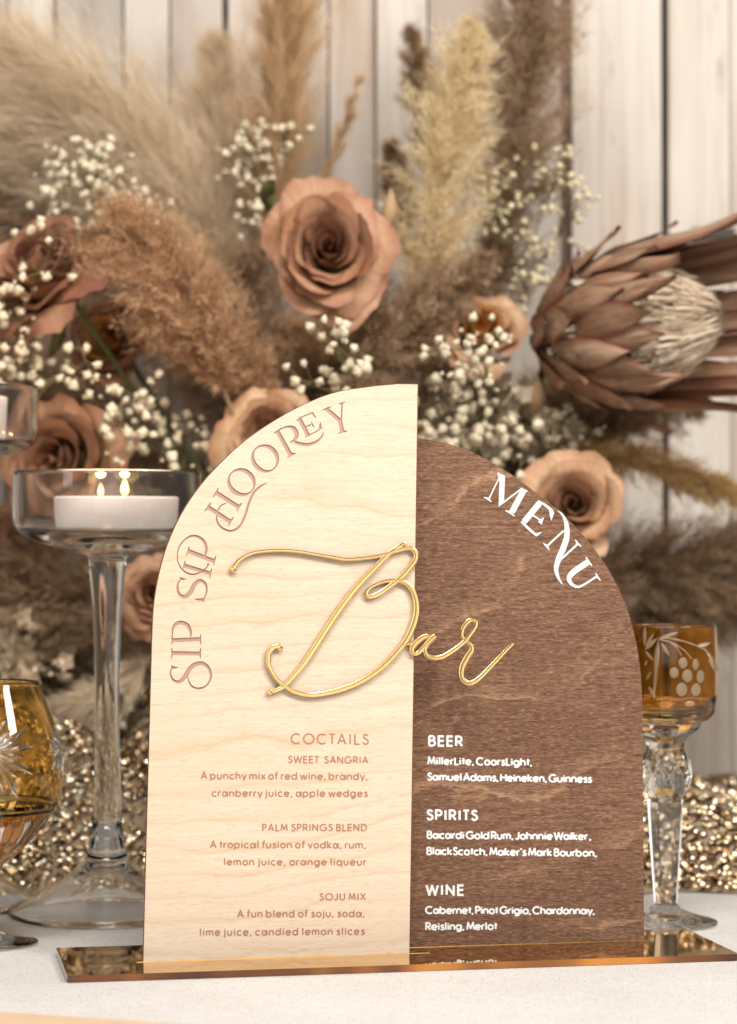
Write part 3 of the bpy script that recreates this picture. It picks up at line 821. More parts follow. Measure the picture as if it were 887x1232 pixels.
M_wax.node_tree.nodes['Principled BSDF'].inputs['Subsurface Scale'].default_value = 0.008
M_wick = simple('black_wick', (0.02, 0.015, 0.01), 0.9)
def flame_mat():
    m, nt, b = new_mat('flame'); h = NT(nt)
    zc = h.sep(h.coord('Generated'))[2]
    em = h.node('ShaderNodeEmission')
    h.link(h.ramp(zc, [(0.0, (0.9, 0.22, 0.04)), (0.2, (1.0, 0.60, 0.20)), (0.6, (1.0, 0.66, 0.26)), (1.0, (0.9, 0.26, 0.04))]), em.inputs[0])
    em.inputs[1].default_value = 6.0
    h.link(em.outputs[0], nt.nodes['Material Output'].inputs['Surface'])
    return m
M_flame = flame_mat()
def candle(cx_, cy_, z0, label, Rr, hgt, fl=True, fdx=0.0):
    r = root('candle', label, 'candle', (cx_, cy_, z0), 'round white floating candles')
    k = Rr
    pr = fillet([(0, z0+.0003), (k*.96, z0+.0003), (k*.985, z0+hgt*.5), (k, z0+hgt), (k*.95, z0+hgt+.0008), (k*.55, z0+hgt-.0020), (0, z0+hgt-.0025)], .0008, 3)
    part('wax', lathe('wax', pr, cx_, cy_, 64, [M_wax], True, autosmooth=50), r)
    fx = cx_ + fdx
    me = mesh_py('wick', *tube([(fx, cy_, z0+hgt-.003), (fx, cy_, z0+hgt+.001), (fx+.0006, cy_, z0+hgt+.0035)], [.0006, .0006, .0005], 6), [M_wick])
    part('wick', me, r)
    flames = [(fx, cy_, 1.0)] + ([(cx_ - 23*HY/F, cy_ + .018, .70)] if fl == 2 else [])  # second flame is added, standing in for the first one's reflection in the glass
    fp = [(0, 0), (.0012, .0005), (.0021, .0018), (.0024, .0034), (.0021, .0054), (.0014, .0076), (.0006, .0096), (0, .0108)]
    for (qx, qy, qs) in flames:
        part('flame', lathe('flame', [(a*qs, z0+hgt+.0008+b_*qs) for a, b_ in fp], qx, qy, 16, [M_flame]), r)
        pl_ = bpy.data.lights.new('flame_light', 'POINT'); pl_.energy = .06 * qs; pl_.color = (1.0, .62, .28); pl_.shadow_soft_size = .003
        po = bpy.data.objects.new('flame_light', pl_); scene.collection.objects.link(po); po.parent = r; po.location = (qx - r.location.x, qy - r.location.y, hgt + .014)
        if qx != fx: part('wick', mesh_py('wick', *tube([(qx, qy, z0+hgt-.003), (qx, qy, z0+hgt+.002)], [.0006, .0005], 6), [M_wick]), r)  # wick added under the stand-in flame
    return r
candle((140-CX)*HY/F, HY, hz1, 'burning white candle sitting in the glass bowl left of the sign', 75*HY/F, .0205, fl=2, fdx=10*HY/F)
candle(hx2, 1.43, hz2, 'white candle at the left edge in the taller glass bowl', 76*1.43/F, .028)

# --- amber goblet, left edge
GY = 1.29; gk = GY / F; gx = (-14 - CX) * gk
z_ = lambda y: max(zy(y, GY), 0.0006)
gob = root('amber_goblet', 'round amber cut glass goblet with star pattern, cropped by the left edge', 'goblet', (gx, GY, 0))
def goblet_R(z):
    pts = sorted([(z_(822), 61), (z_(840), 68), (z_(865), 78), (z_(890), 86), (z_(915), 90.5), (z_(940), 91), (z_(960), 87), (z_(985), 73), (z_(1010), 52), (z_(1030), 30), (z_(1040), 14)])
    return float(np.interp(z, [p[0] for p in pts], [p[1] for p in pts])) * gk
ob = catmull([(14,1042),(30,1032),(52,1012),(72,988),(85,966),(90.5,942),(90.5,918),(86.5,892),(78.5,866),(69,841),(61,822)], 4)
outer = [(max(0.0, p[0])*gk, z_(p[1])) for p in ob]
rim = [(60.4*gk, z_(819.5)), (58.8*gk, z_(820))]
inner = [((max(0.0, p[0]) - 3.0)*gk, z_(min(p[1], 1030) if i > 4 else p[1])) for i, p in enumerate(reversed(ob[8:]))]
inner = inner + [(0, z_(1008))]
part('amber_bowl', lathe('amber_bowl', [(0, z_(1042))] + outer + rim + inner, gx, GY, 72, [M_amber]), gob)
stemp = [(0, z_(1042.3)), (16*gk, z_(1042.6)), (12*gk, z_(1050)), (8*gk, z_(1065)), (7*gk, z_(1080)), (8.5*gk, z_(1098)), (14*gk, .0075), (30*gk, .0045), (55*gk, .0024), (61*gk, .0016), (61*gk, .0008), (50*gk, .0006), (0, .0009)]
part('clear_foot', lathe('clear_foot', fillet(stemp, .002, 3), gx, GY, 56, [M_glass]), gob)
def on_goblet(th, z, off=0.0):
    R = goblet_R(z) + off
    return Vector((gx + R*math.cos(th), GY + R*math.sin(th), z))
def leaf_on(surf, p0, p1, w, n=7, off=0.00022, bulge=1.0):
    """a lens-shaped groove rib lying on a surface, p = (angle, z)"""
    V, Fs = [], []
    d = np.array(p1, float) - np.array(p0, float)
    # metric normal in (R*theta, z)
    R = 0.035
    dl = np.array((d[0]*R, d[1])); dl = dl / (np.linalg.norm(dl)+1e-9); nn = np.array((-dl[1]/R, dl[0]))
    for i in range(n + 1):
        t = i / n; c = np.array(p0) + d * t; ww = w * math.sin(math.pi * min(1, max(0.02, t ** 0.8 * .98 + .01))) * bulge
        for s, o in ((-1, 0.0), (0, off), (1, 0.0)):
            q = c + nn * ww * s / 2
            V.append(surf(q[0], q[1], o - 0.00004 + (0.00012 if s == 0 else 0.0)))
    for i in range(n):
        for k in range(2):
            a = i*3 + k; Fs.append((a, a+1, a+4, a+3))
    return V, Fs
star_th = math.radians(-79); star_z = z_(898)
rs = random.Random(2)
for sx in range(3):
    th0 = star_th + (sx - 0) * math.radians(72)
    for k in range(24):
        a = 2 * math.pi * k / 24 + .1
        ln = (0.0245 if k % 2 == 0 else 0.0180) * (1.0 if sx == 0 else .6)
        R = 0.038
        p0 = (th0 + math.cos(a)*0.0022/R, star_z + math.sin(a)*0.0022); p1 = (th0 + math.cos(a)*ln/R, star_z + math.sin(a)*ln*(1.25 if math.sin(a) < 0 else .8))
        V, Fs = leaf_on(on_goblet, p0, p1, 0.0038 if sx == 0 else .0024, off=0.0007)
        part('cut_ray', mesh_py('cut_ray', V, Fs, [M_cut], False), gob)
part('cut_groove', lathe('cut_groove', [(goblet_R(z_(y)) + o, z_(y)) for y, o in ((964, -.0004), (967, .0006), (971, .0007), (975, -.0004))], gx, GY, 64, [M_glass], True, closed=True), gob)
for k in range(14):      # long petals cut into the lower bowl
    th = star_th + k * 2*math.pi/14 + .2
    V, Fs = leaf_on(on_goblet, (th, z_(977)), (th + .05, z_(1032)), 0.015, off=0.0010)
    part('cut_petal', mesh_py('cut_petal', V, Fs, [M_amberdeep], True), gob)

# --- amber liqueur glass, right
RY = 1.36; rk = RY / F; rx_ = (800 - CX) * rk
z_ = lambda y: max(zy(y, RY), 0.0006)
liq = root('amber_glass', 'small amber liqueur glass engraved with grapes on faceted clear stem, right of the sign', 'glass', (rx_, RY, 0))
outer = [(0,869),(40,869),(52,866),(60,856),(62.5,840),(63,810),(62.5,780),(61.5,753)]
inner = [(60.3,751.5),(59,753),(60,780),(60.3,810),(59.5,838),(55,849),(40,853),(0,854)]
pr = fillet([(w*rk, z_(y)) for w, y in outer] + [(w*rk, z_(y)) for w, y in inner], .0018, 3)
part('amber_bowl', lathe('amber_bowl', pr, rx_, RY, 72, [M_amber2]), liq)
st = [(0,869.6),(47,869.6),(42,877),(31,884),(25,892),(24,900),(27,908),(30,920),(31,934),(29,946),(24,955),(22,958),(23,964),(22,980),(20,1010),(17.5,1045),(15,1080),(14.5,1086),(0,1087)]
me = lathe('faceted_stem', [(w*rk, z_(y)) for w, y in st], rx_, RY, 8, [M_glass], False, phase=.25)
part('faceted_stem', me, liq)
ft = [(0, z_(1086)), (16*rk, z_(1088)), (20*rk, .0085), (36*rk, .0055), (58*rk, .003), (62*rk, .0022), (62*rk, .0010), (56*rk, .0005), (0, .0009)]
part('round_foot', lathe('round_foot', fillet(ft, .002, 3), rx_, RY, 56, [M_glass]), liq)
# diamond cuts round the knob
def on_knob(th, z, o=0):
    y = np.interp(z, [z_(955), z_(934), z_(908)], [24.5, 31, 27.5]); R = y*rk*.97 + o + .0003
    return Vector((rx_ + R*math.cos(th), RY + R*math.sin(th), z))
for k in range(10):
    th = k * 2*math.pi/10
    for s in (1, -1):
        V, Fs = leaf_on(on_knob, (th, z_(950)), (th + s*.62, z_(914)), .0014, off=.0007)
        part('knob_cut', mesh_py('knob_cut', V, Fs, [M_cut]), liq)
def on_liq(th, z, o=0.0):
    R = 62.6*rk + o
    return Vector((rx_ + R*math.cos(th), RY + R*math.sin(th), z))
def pix_liq(zx, zy2):
    """zoomed photo point on the front of the bowl -> (angle, height)"""
    px, py = 740 + zx/6.034, 720 + zy2/6.034
    dx = max(-.98, min(.98, (px - 800) / 63.0)); th = -math.acos(dx)
    Yf = RY + math.sin(th) * 62.6*rk
    return (th, at_y(px, py, Yf).z)
for a, b_, w in [((275,292),(412,244),.0021),((284,322),(348,418),.0024),((176,205),(174,345),.0022),((176,372),(262,288),.0026),((180,352),(238,255),.0020),((268,300),(235,735),.0040),
                 ((180,385),(232,450),.0016),((200,640),(250,725),.0030),((185,590),(218,530),.0022),((176,490),(190,450),.0016),((550,345),(662,322),.0022),((600,350),(725,560),.0018),((640,440),(715,560),.0015)]:
    V, Fs = leaf_on(on_liq, pix_liq(*a), pix_liq(*b_), w)
    part('engraved_leaf', mesh_py('engraved_leaf', V, Fs, [M_frost], True), liq)
for path in ([(268,290),(350,290),(450,312),(550,345),(640,395),(700,460),(725,520)], [(270,298),(360,320),(450,375),(512,442)], [(350,320),(400,360),(432,415)]):
    P = [pix_liq(*p) for p in path]; 
    pts = [on_liq(t, z, .0001) for t, z in [tuple(q) for q in catmull(P, 4)]]
    part('engraved_stalk', mesh_py('engraved_stalk', *tube(pts, [.00042]*len(pts), 5), [M_frost], True), liq)
gm = None
for (gx_, gy_, w, h_) in [(445,470,34,42),(540,480,26,42),(380,540,36,42),(477,562,42,50),(577,567,36,50),(435,660,42,50),(543,662,38,48),(495,765,38,20)]:
    th, zz = pix_liq(gx_, gy_)
    V, Fs = [], []; n = 12
    rz = h_/6.034*rk; rt = w/6.034*rk/(62.6*rk)/max(.35, abs(math.sin(th)))
    V.append(on_liq(th, zz, .0005))
    for ring, o in ((.6, .0004), (1.0, -.00003)):
        for k in range(n): V.append(on_liq(th + rt*ring*math.cos(k*2*math.pi/n)*.98, zz + rz*ring*math.sin(k*2*math.pi/n), o + .00003))
    for k in range(n):
        k2 = (k+1) % n; Fs.append((0, 1+k, 1+k2)); Fs.append((1+k, 1+n+k, 1+n+k2, 1+k2))
    part('engraved_grape', mesh_py('engraved_grape', V, Fs, [M_frost], True), liq)
# ------------------------------------------------------------------ dried flowers
def fluff_mat(name, c0, c1, c2, rough=0.85, trans=0.3):
    m, nt, b = new_mat(name); h = NT(nt)
    r = h.attr('rnd')
    c = h.ramp(r, [(0.0, c0), (0.5, c1), (1.0, c2)])
    h.link(c, b.inputs['Base Color']); b.inputs['Roughness'].default_value = rough
    b.inputs['Specular IOR Level'].default_value = 0.15
    tr = h.node('ShaderNodeBsdfTranslucent'); h.link(c, tr.inputs[0])
    mx = h.node('ShaderNodeMixShader'); mx.inputs[0].default_value = trans
    h.link(b.outputs[0], mx.inputs[1]); h.link(tr.outputs[0], mx.inputs[2])
    h.link(mx.outputs[0], nt.nodes['Material Output'].inputs['Surface'])
    return m
FM = {
 'cream': fluff_mat('cream_plume', (0.60, 0.45, 0.29), (0.80, 0.65, 0.47), (0.92, 0.80, 0.64)),
 'tan':   fluff_mat('tan_plume', (0.42, 0.26, 0.13), (0.68, 0.47, 0.27), (0.84, 0.65, 0.43)),
 'yellow':fluff_mat('straw_yellow_plume', (0.62, 0.43, 0.21), (0.86, 0.70, 0.43), (0.94, 0.85, 0.63)),
 'brown': fluff_mat('brown_reed', (0.11, 0.058, 0.026), (0.31, 0.190, 0.100), (0.54, 0.38, 0.23)),
 'copper':fluff_mat('copper_reed', (0.24, 0.125, 0.060), (0.60, 0.365, 0.205), (0.90, 0.64, 0.42)),
 'mustard':fluff_mat('mustard_plume', (0.42, 0.25, 0.09), (0.70, 0.47, 0.20), (0.86, 0.64, 0.34)),
 'mauve': fluff_mat('mauve_brown_reed', (0.18, 0.105, 0.055), (0.42, 0.275, 0.165), (0.66, 0.49, 0.33)),
}
M_stalk = simple('dry_stalk', (0.32, 0.22, 0.11), 0.8, 0, 0.2, 80)
M_green = simple('dull_green_stalk', (0.13, 0.14, 0.05), 0.8, 0, 0.3, 100)
HUB = Vector((0.02, 1.63, 0.05))

def hairs_mesh(name, root_p, dirs, lens, wid, rnd, rs, mat, curl=0.25, nseg=2):
    """many thin curved tapering ribbons as one mesh (numpy)"""
    n = len(root_p)
    dirs = dirs / np.linalg.norm(dirs, axis=1, keepdims=True)
    side = np.cross(dirs, rs.normal(size=(n, 3))); side /= np.linalg.norm(side, axis=1, keepdims=True)
    bend = np.cross(dirs, side) * (rs.normal(size=(n, 1)) * curl) + side * (rs.normal(size=(n, 1)) * curl)
    L = lens[:, None]; w = wid[:, None]
    P = []
    for i in range(nseg):
        t = i / nseg
        c = root_p + dirs * L * t + bend * L * t * t
        ww = w * (1 - .55 * t)
        P += [c - side * ww * .5, c + side * ww * .5]
    P.append(root_p + dirs * L + bend * L)
    k = 2 * nseg + 1
    V = np.stack(P, axis=1).reshape(-1, 3)
    base = (np.arange(n) * k)[:, None]
    quads = [base + np.array([[2*i, 2*i+1, 2*i+3, 2*i+2]]) for i in range(nseg - 1)]
    tri = base + np.array([[2*(nseg-1), 2*(nseg-1)+1, 2*nseg]])
    fs = ([np.concatenate(quads)] if quads else []) + [tri]
    return mesh_np(name, V, fs, [mat], attrs={'rnd': np.repeat(rnd, k)})

TRI = [0]
def plume(label, cat, pts, R, mat, seed=0, nbr=120, per=70, hair=.010, hw=.00035, ang=38, droop=.15, profile='plume', name='pampas_plume', group='dried grass plumes in the arrangement', tail=True, jitter=.35, blr=1.0):
    """pts: (photo x, photo y, depth) from foot to tip"""
    rs = np.random.RandomState(seed + 11)
    spine = [at_y(x, y, Y) for x, y, Y in pts]
    C = np.array(catmull([tuple(p) for p in spine], 10))
    seg = np.linalg.norm(np.diff(C, axis=0), axis=1); S = np.concatenate([[0], np.cumsum(seg)]); S /= S[-1]
    tot = seg.sum()
    r = root(name, label, cat, tuple(spine[0]), group)
    t = rs.uniform(0.0, 1.0, nbr) ** .9
    base = np.stack([np.interp(t, S, C[:, i]) for i in range(3)], axis=1)
    tan = np.stack([np.interp(np.clip(t + .03, 0, 1), S, C[:, i]) - np.interp(np.clip(t - .03, 0, 1), S, C[:, i]) for i in range(3)], axis=1)
    tan /= np.linalg.norm(tan, axis=1, keepdims=True)
    rad = np.cross(tan, rs.normal(size=(nbr, 3))); rad /= np.linalg.norm(rad, axis=1, keepdims=True)
    if profile == 'plume': Rt = R * np.clip(np.sin(np.pi * np.clip(t, .0, 1) ** .75 * .93 + .12), .12, 1) 
    elif profile == 'spear': Rt = R * (1.0 - .8 * t) * np.clip(t * 6 + .2, 0, 1)
    else: Rt = R * np.clip(1 - (2 * t - 1) ** 4, .25, 1)
    A = np.radians(ang + rs.normal(size=nbr) * 12)[:, None]
    bd = tan * np.cos(A) + rad * np.sin(A)
    bl = Rt * rs.uniform(.65, 1.2, nbr) / np.maximum(.45, np.sin(A[:, 0])) * blr
    # hairs along each branch
    idx = np.repeat(np.arange(nbr), per); n = len(idx)
    s = rs.uniform(.05, 1, n)
    g = np.array([0, 0, -1.0])
    pos = base[idx] + bd[idx] * (bl[idx] * s)[:, None] + g * (droop * bl[idx] * s * s)[:, None]
    pos += rs.normal(size=(n, 3)) * (bl[idx] * .035)[:, None]
    side = rs.normal(size=(n, 3))
    dirs = bd[idx] + side * jitter + g * (droop * 1.2 * s)[:, None]
    lens = hair * rs.uniform(.5, 1.25, n) * (1 - .3 * s)
    wid = hw * rs.uniform(.7, 1.4, n)
    brr = rs.uniform(0, 1, nbr)
    rnd = np.clip(.5 * brr[idx] + .25 * rs.uniform(0, 1, n) + .25 * s, 0, 1)
    me = hairs_mesh('fluff', pos, dirs, lens, wid, rnd, rs, mat)
    TRI[0] += n * 3
    part('fluff', me, r)['kind'] = 'stuff'
    # branchlets carrying the hairs
    me2 = hairs_mesh('branchlets', base, bd + g * droop * .5, bl, np.full(nbr, hw * 2.2), brr * .5, rs, mat, .1, 3)
    part('branchlets', me2, r)['kind'] = 'stuff'
    path = [tuple(p) for p in catmull([tuple(p) for p in spine], 4)]
    if tail:
        a = Vector(path[0]); path = [tuple(HUB + (a - HUB) * q + Vector((0, 0, -.02)) * math.sin(q * math.pi)) for q in (.05, .35, .7)] + path
    rr_ = [.0016 * (1 - .75 * i / len(path)) for i in range(len(path))]
    part('stalk', mesh_py('stalk', *tube(path, rr_, 6), [M_stalk]), r)
    return r

P = 'plume'
plume('broad blurred cream pampas plume sweeping to the upper left corner', P, [(290,370,1.70),(235,260,1.70),(150,160,1.70),(40,85,1.70),(-70,50,1.70)], .062, FM['cream'], 1, 520, 60, .030, .00034, 24, .25, jitter=.22)
plume('second cream pampas plume drooping along the left edge below the first', P, [(260,400,1.72),(170,270,1.73),(70,190,1.73),(-60,150,1.73)], .050, FM['cream'], 2, 400, 60, .030, .00034, 24, .3, jitter=.22)
plume('soft beige pampas plume rising upright between cream and tan plumes', P, [(300,420,1.72),(285,300,1.72),(265,180,1.72),(258,70,1.72)], .036, FM['cream'], 3, 320, 55, .026, .00032, 22, .1, jitter=.22)
plume('tall tan grass plume reaching the top edge above the central rose', P, [(330,330,1.69),(335,200,1.69),(342,90,1.69),(350,-40,1.69)], .036, FM['tan'], 4, 330, 60, .021, .00034, 22, .0, jitter=.25)
plume('thin tan grass blade leaning right above the central rose', P, [(370,290,1.68),(393,215,1.68),(415,150,1.68),(432,95,1.68)], .008, FM['tan'], 5, 60, 50, .010, .0003, 18, .0, jitter=.2)
plume('bright straw yellow feathery plume right of the central rose', P, [(512,400,1.60),(522,290,1.60),(536,180,1.60),(566,35,1.60)], .0400, FM['yellow'], 6, 300, 66, .0105, .00042, 48, .0, jitter=.75)
plume('dark brown reed plume behind the yellow plume touching the top', P, [(590,330,1.69),(615,220,1.69),(625,110,1.69),(640,-30,1.69)], .040, FM['mauve'], 7, 460, 60, .010, .00045, 45, .05, jitter=.7, profile='even')
plume('short dark brown reed tuft left of the yellow plume top', P, [(520,220,1.70),(505,130,1.70),(495,40,1.70)], .016, FM['brown'], 8, 90, 60, .010, .00042, 45, .0, jitter=.7)
plume('dark reed tuft hanging low left of the yellow plume', P, [(500,330,1.65),(480,240,1.65),(470,170,1.65)], .013, FM['brown'], 9, 90, 60, .010, .00042, 40, .1, jitter=.6)
plume('coppery brown reed plume in front left of the central rose', P, [(270,470,1.53),(240,400,1.53),(195,330,1.53),(135,270,1.53)], .040, FM['copper'], 10, 420, 66, .0085, .00042, 50, .15, jitter=.75, profile='even')
plume('second coppery reed plume lower between the pale roses', P, [(330,480,1.55),(290,430,1.55),(240,380,1.55),(205,310,1.55)], .034, FM['copper'], 11, 330, 66, .0085, .00042, 50, .15, jitter=.75, profile='even')
plume('brown reed plume beneath the central rose pointing up right', P, [(400,500,1.56),(450,440,1.56),(515,370,1.56),(585,315,1.57)], .026, FM['mauve'], 12, 300, 66, .009, .00042, 45, .05, jitter=.7)
plume('brown reed plume filling the gap below the central rose', P, [(330,560,1.60),(380,480,1.60),(450,420,1.60),(520,400,1.60)], .034, FM['brown'], 13, 260, 66, .009, .00045, 50, .1, jitter=.7, profile='even')
plume('mauve brown reed plume below the dried protea on the right', P, [(640,560,1.66),(720,520,1.66),(800,480,1.66),(840,490,1.66)], .026, FM['mauve'], 14, 240, 66, .009, .00045, 45, .2, jitter=.7)
plume('mustard dried grass plume lying to the right edge below the protea', P, [(670,545,1.60),(740,550,1.60),(810,566,1.60),(900,600,1.60)], .0155, FM['mustard'], 15, 180, 60, .010, .00040, 35, .1, jitter=.4)
plume('wide brown reed plume over the amber liqueur glass', P, [(640,740,1.66),(740,690,1.66),(830,680,1.66),(930,655,1.66)], .038, FM['mauve'], 16, 420, 66, .010, .00045, 45, .1, jitter=.6, profile='even')
plume('darker brown reed plume behind the right edge of the arch', P, [(620,830,1.69),(720,770,1.69),(820,735,1.69),(920,730,1.69)], .030, FM['brown'], 17, 300, 66, .010, .00045, 45, .15, jitter=.6, profile='even')
plume('brown reed plume behind the candle holder stem', P, [(230,800,1.62),(150,740,1.62),(60,715,1.62),(-40,690,1.62)], .042, FM['mauve'], 18, 420, 66, .010, .00045, 45, .1, jitter=.6, profile='even')
plume('shadowy brown reed plume low at the left edge', P, [(240,880,1.67),(150,860,1.67),(60,850,1.67),(-50,840,1.67)], .040, FM['brown'], 19, 360, 66, .010, .00048, 45, .1, jitter=.6, profile='even')
plume('pale wheat coloured grass tuft fanning down by the stem', P, [(190,790,1.58),(140,820,1.58),(90,850,1.58),(40,885,1.58)], .022, FM['cream'], 20, 130, 50, .022, .00040, 22, .3, jitter=.2)
plume('dark brown reed mass behind the roses on the left', P, [(330,640,1.70),(220,580,1.70),(110,500,1.70),(-30,420,1.70)], .050, FM['mauve'], 21, 420, 60, .011, .0005, 50, .1, jitter=.7, profile='even')
plume('dark brown reed mass behind the central rose', P, [(420,620,1.72),(450,500,1.72),(430,390,1.71),(400,300,1.71)], .040, FM['mauve'], 22, 300, 60, .011, .0005, 50, .1, jitter=.7, profile='even')
plume('dark brown reed mass behind the orange rose', P, [(520,640,1.70),(580,560,1.70),(650,500,1.70),(740,500,1.70)], .034, FM['mauve'], 23, 300, 60, .011, .0005, 50, .1, jitter=.7, profile='even')
plume('grey brown reed tuft at the upper left edge under the pampas', P, [(140,420,1.74),(80,330,1.74),(20,260,1.74),(-60,230,1.74)], .030, FM['mauve'], 24, 160, 60, .012, .0005, 45, .1, jitter=.6)

plume('brown reed mass filling between the coppery reed and the central rose', P, [(360,600,1.66),(330,480,1.66),(310,380,1.66),(290,310,1.66)], .036, FM['mauve'], 25, 260, 60, .010, .0005, 50, .1, jitter=.7, profile='even')
plume('beige brown reed mass behind the yellow plume foot', P, [(500,560,1.68),(520,470,1.68),(560,380,1.68),(600,300,1.68)], .034, FM['mauve'], 26, 260, 60, .010, .0005, 50, .1, jitter=.7, profile='even')
plume('shadowy reed mass at the left edge between the roses', P, [(160,620,1.68),(90,540,1.68),(30,470,1.68),(-40,430,1.68)], .042, FM['mauve'], 27, 300, 60, .011, .0005, 50, .1, jitter=.7, profile='even')
plume('tan grass mass low between the goblet and the arch', P, [(260,800,1.70),(180,760,1.70),(90,760,1.70),(-10,780,1.70)], .040, FM['tan'], 28, 300, 60, .011, .0005, 50, .1, jitter=.7, profile='even')
plume('brown reed tuft behind the pale rose over the arch', P, [(330,640,1.68),(300,540,1.68),(270,470,1.67),(235,420,1.66)], .036, FM['mauve'], 31, 260, 60, .010, .0005, 50, .1, jitter=.7, profile='even')
plume('tan brown reed tuft right of the pale rose over the arch', P, [(420,640,1.66),(400,540,1.66),(385,450,1.66),(350,400,1.66)], .032, FM['copper'], 32, 240, 60, .010, .0005, 50, .1, jitter=.7, profile='even')
plume('dark brown reed tuft under the protea stem', P, [(600,640,1.67),(640,560,1.67),(680,490,1.67),(700,450,1.67)], .032, FM['brown'], 33, 260, 60, .010, .0005, 50, .1, jitter=.7, profile='even')
# ---- roses
def petal_mat(name, inner, outer, rim, ochre):
    m, nt, b = new_mat(name); h = NT(nt)
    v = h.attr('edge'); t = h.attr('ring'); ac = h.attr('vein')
    rd = h.node('ShaderNodeObjectInfo').outputs['Random']
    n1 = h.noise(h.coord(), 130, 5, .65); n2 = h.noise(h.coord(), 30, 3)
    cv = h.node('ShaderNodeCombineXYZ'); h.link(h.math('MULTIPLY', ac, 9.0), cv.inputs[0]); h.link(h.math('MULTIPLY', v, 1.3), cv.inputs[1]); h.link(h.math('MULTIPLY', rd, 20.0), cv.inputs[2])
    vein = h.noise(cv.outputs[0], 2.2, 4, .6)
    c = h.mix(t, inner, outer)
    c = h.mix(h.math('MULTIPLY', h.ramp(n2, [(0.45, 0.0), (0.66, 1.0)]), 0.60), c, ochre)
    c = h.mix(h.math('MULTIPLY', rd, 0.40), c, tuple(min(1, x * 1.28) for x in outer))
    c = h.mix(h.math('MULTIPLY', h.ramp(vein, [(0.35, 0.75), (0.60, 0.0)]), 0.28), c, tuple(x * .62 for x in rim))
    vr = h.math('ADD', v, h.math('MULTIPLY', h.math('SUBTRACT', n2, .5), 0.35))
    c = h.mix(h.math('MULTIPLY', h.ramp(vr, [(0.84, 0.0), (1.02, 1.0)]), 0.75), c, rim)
    h.link(c, b.inputs['Base Color']); b.inputs['Roughness'].default_value = 0.5
    b.inputs['Specular IOR Level'].default_value = 0.35
    h.link(h.bump(h.math('ADD', vein, h.math('MULTIPLY', n1, 0.4)), 0.55, 0.0016), b.inputs['Normal'])
    tr = h.node('ShaderNodeBsdfTranslucent'); h.link(c, tr.inputs[0])
    mx = h.node('ShaderNodeMixShader'); mx.inputs[0].default_value = 0.16
    h.link(b.outputs[0], mx.inputs[1]); h.link(tr.outputs[0], mx.inputs[2]); h.link(mx.outputs[0], nt.nodes['Material Output'].inputs['Surface'])
    return m
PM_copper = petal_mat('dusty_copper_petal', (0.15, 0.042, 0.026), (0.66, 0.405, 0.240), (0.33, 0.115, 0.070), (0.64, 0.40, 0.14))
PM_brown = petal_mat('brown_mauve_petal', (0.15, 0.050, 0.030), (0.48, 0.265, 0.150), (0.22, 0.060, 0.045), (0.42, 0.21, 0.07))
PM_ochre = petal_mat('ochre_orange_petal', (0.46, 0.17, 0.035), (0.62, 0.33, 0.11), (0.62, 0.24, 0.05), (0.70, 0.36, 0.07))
PM_peach = petal_mat('dusty_peach_petal', (0.26, 0.090, 0.045), (0.80, 0.56, 0.34), (0.50, 0.22, 0.13), (0.72, 0.45, 0.18))

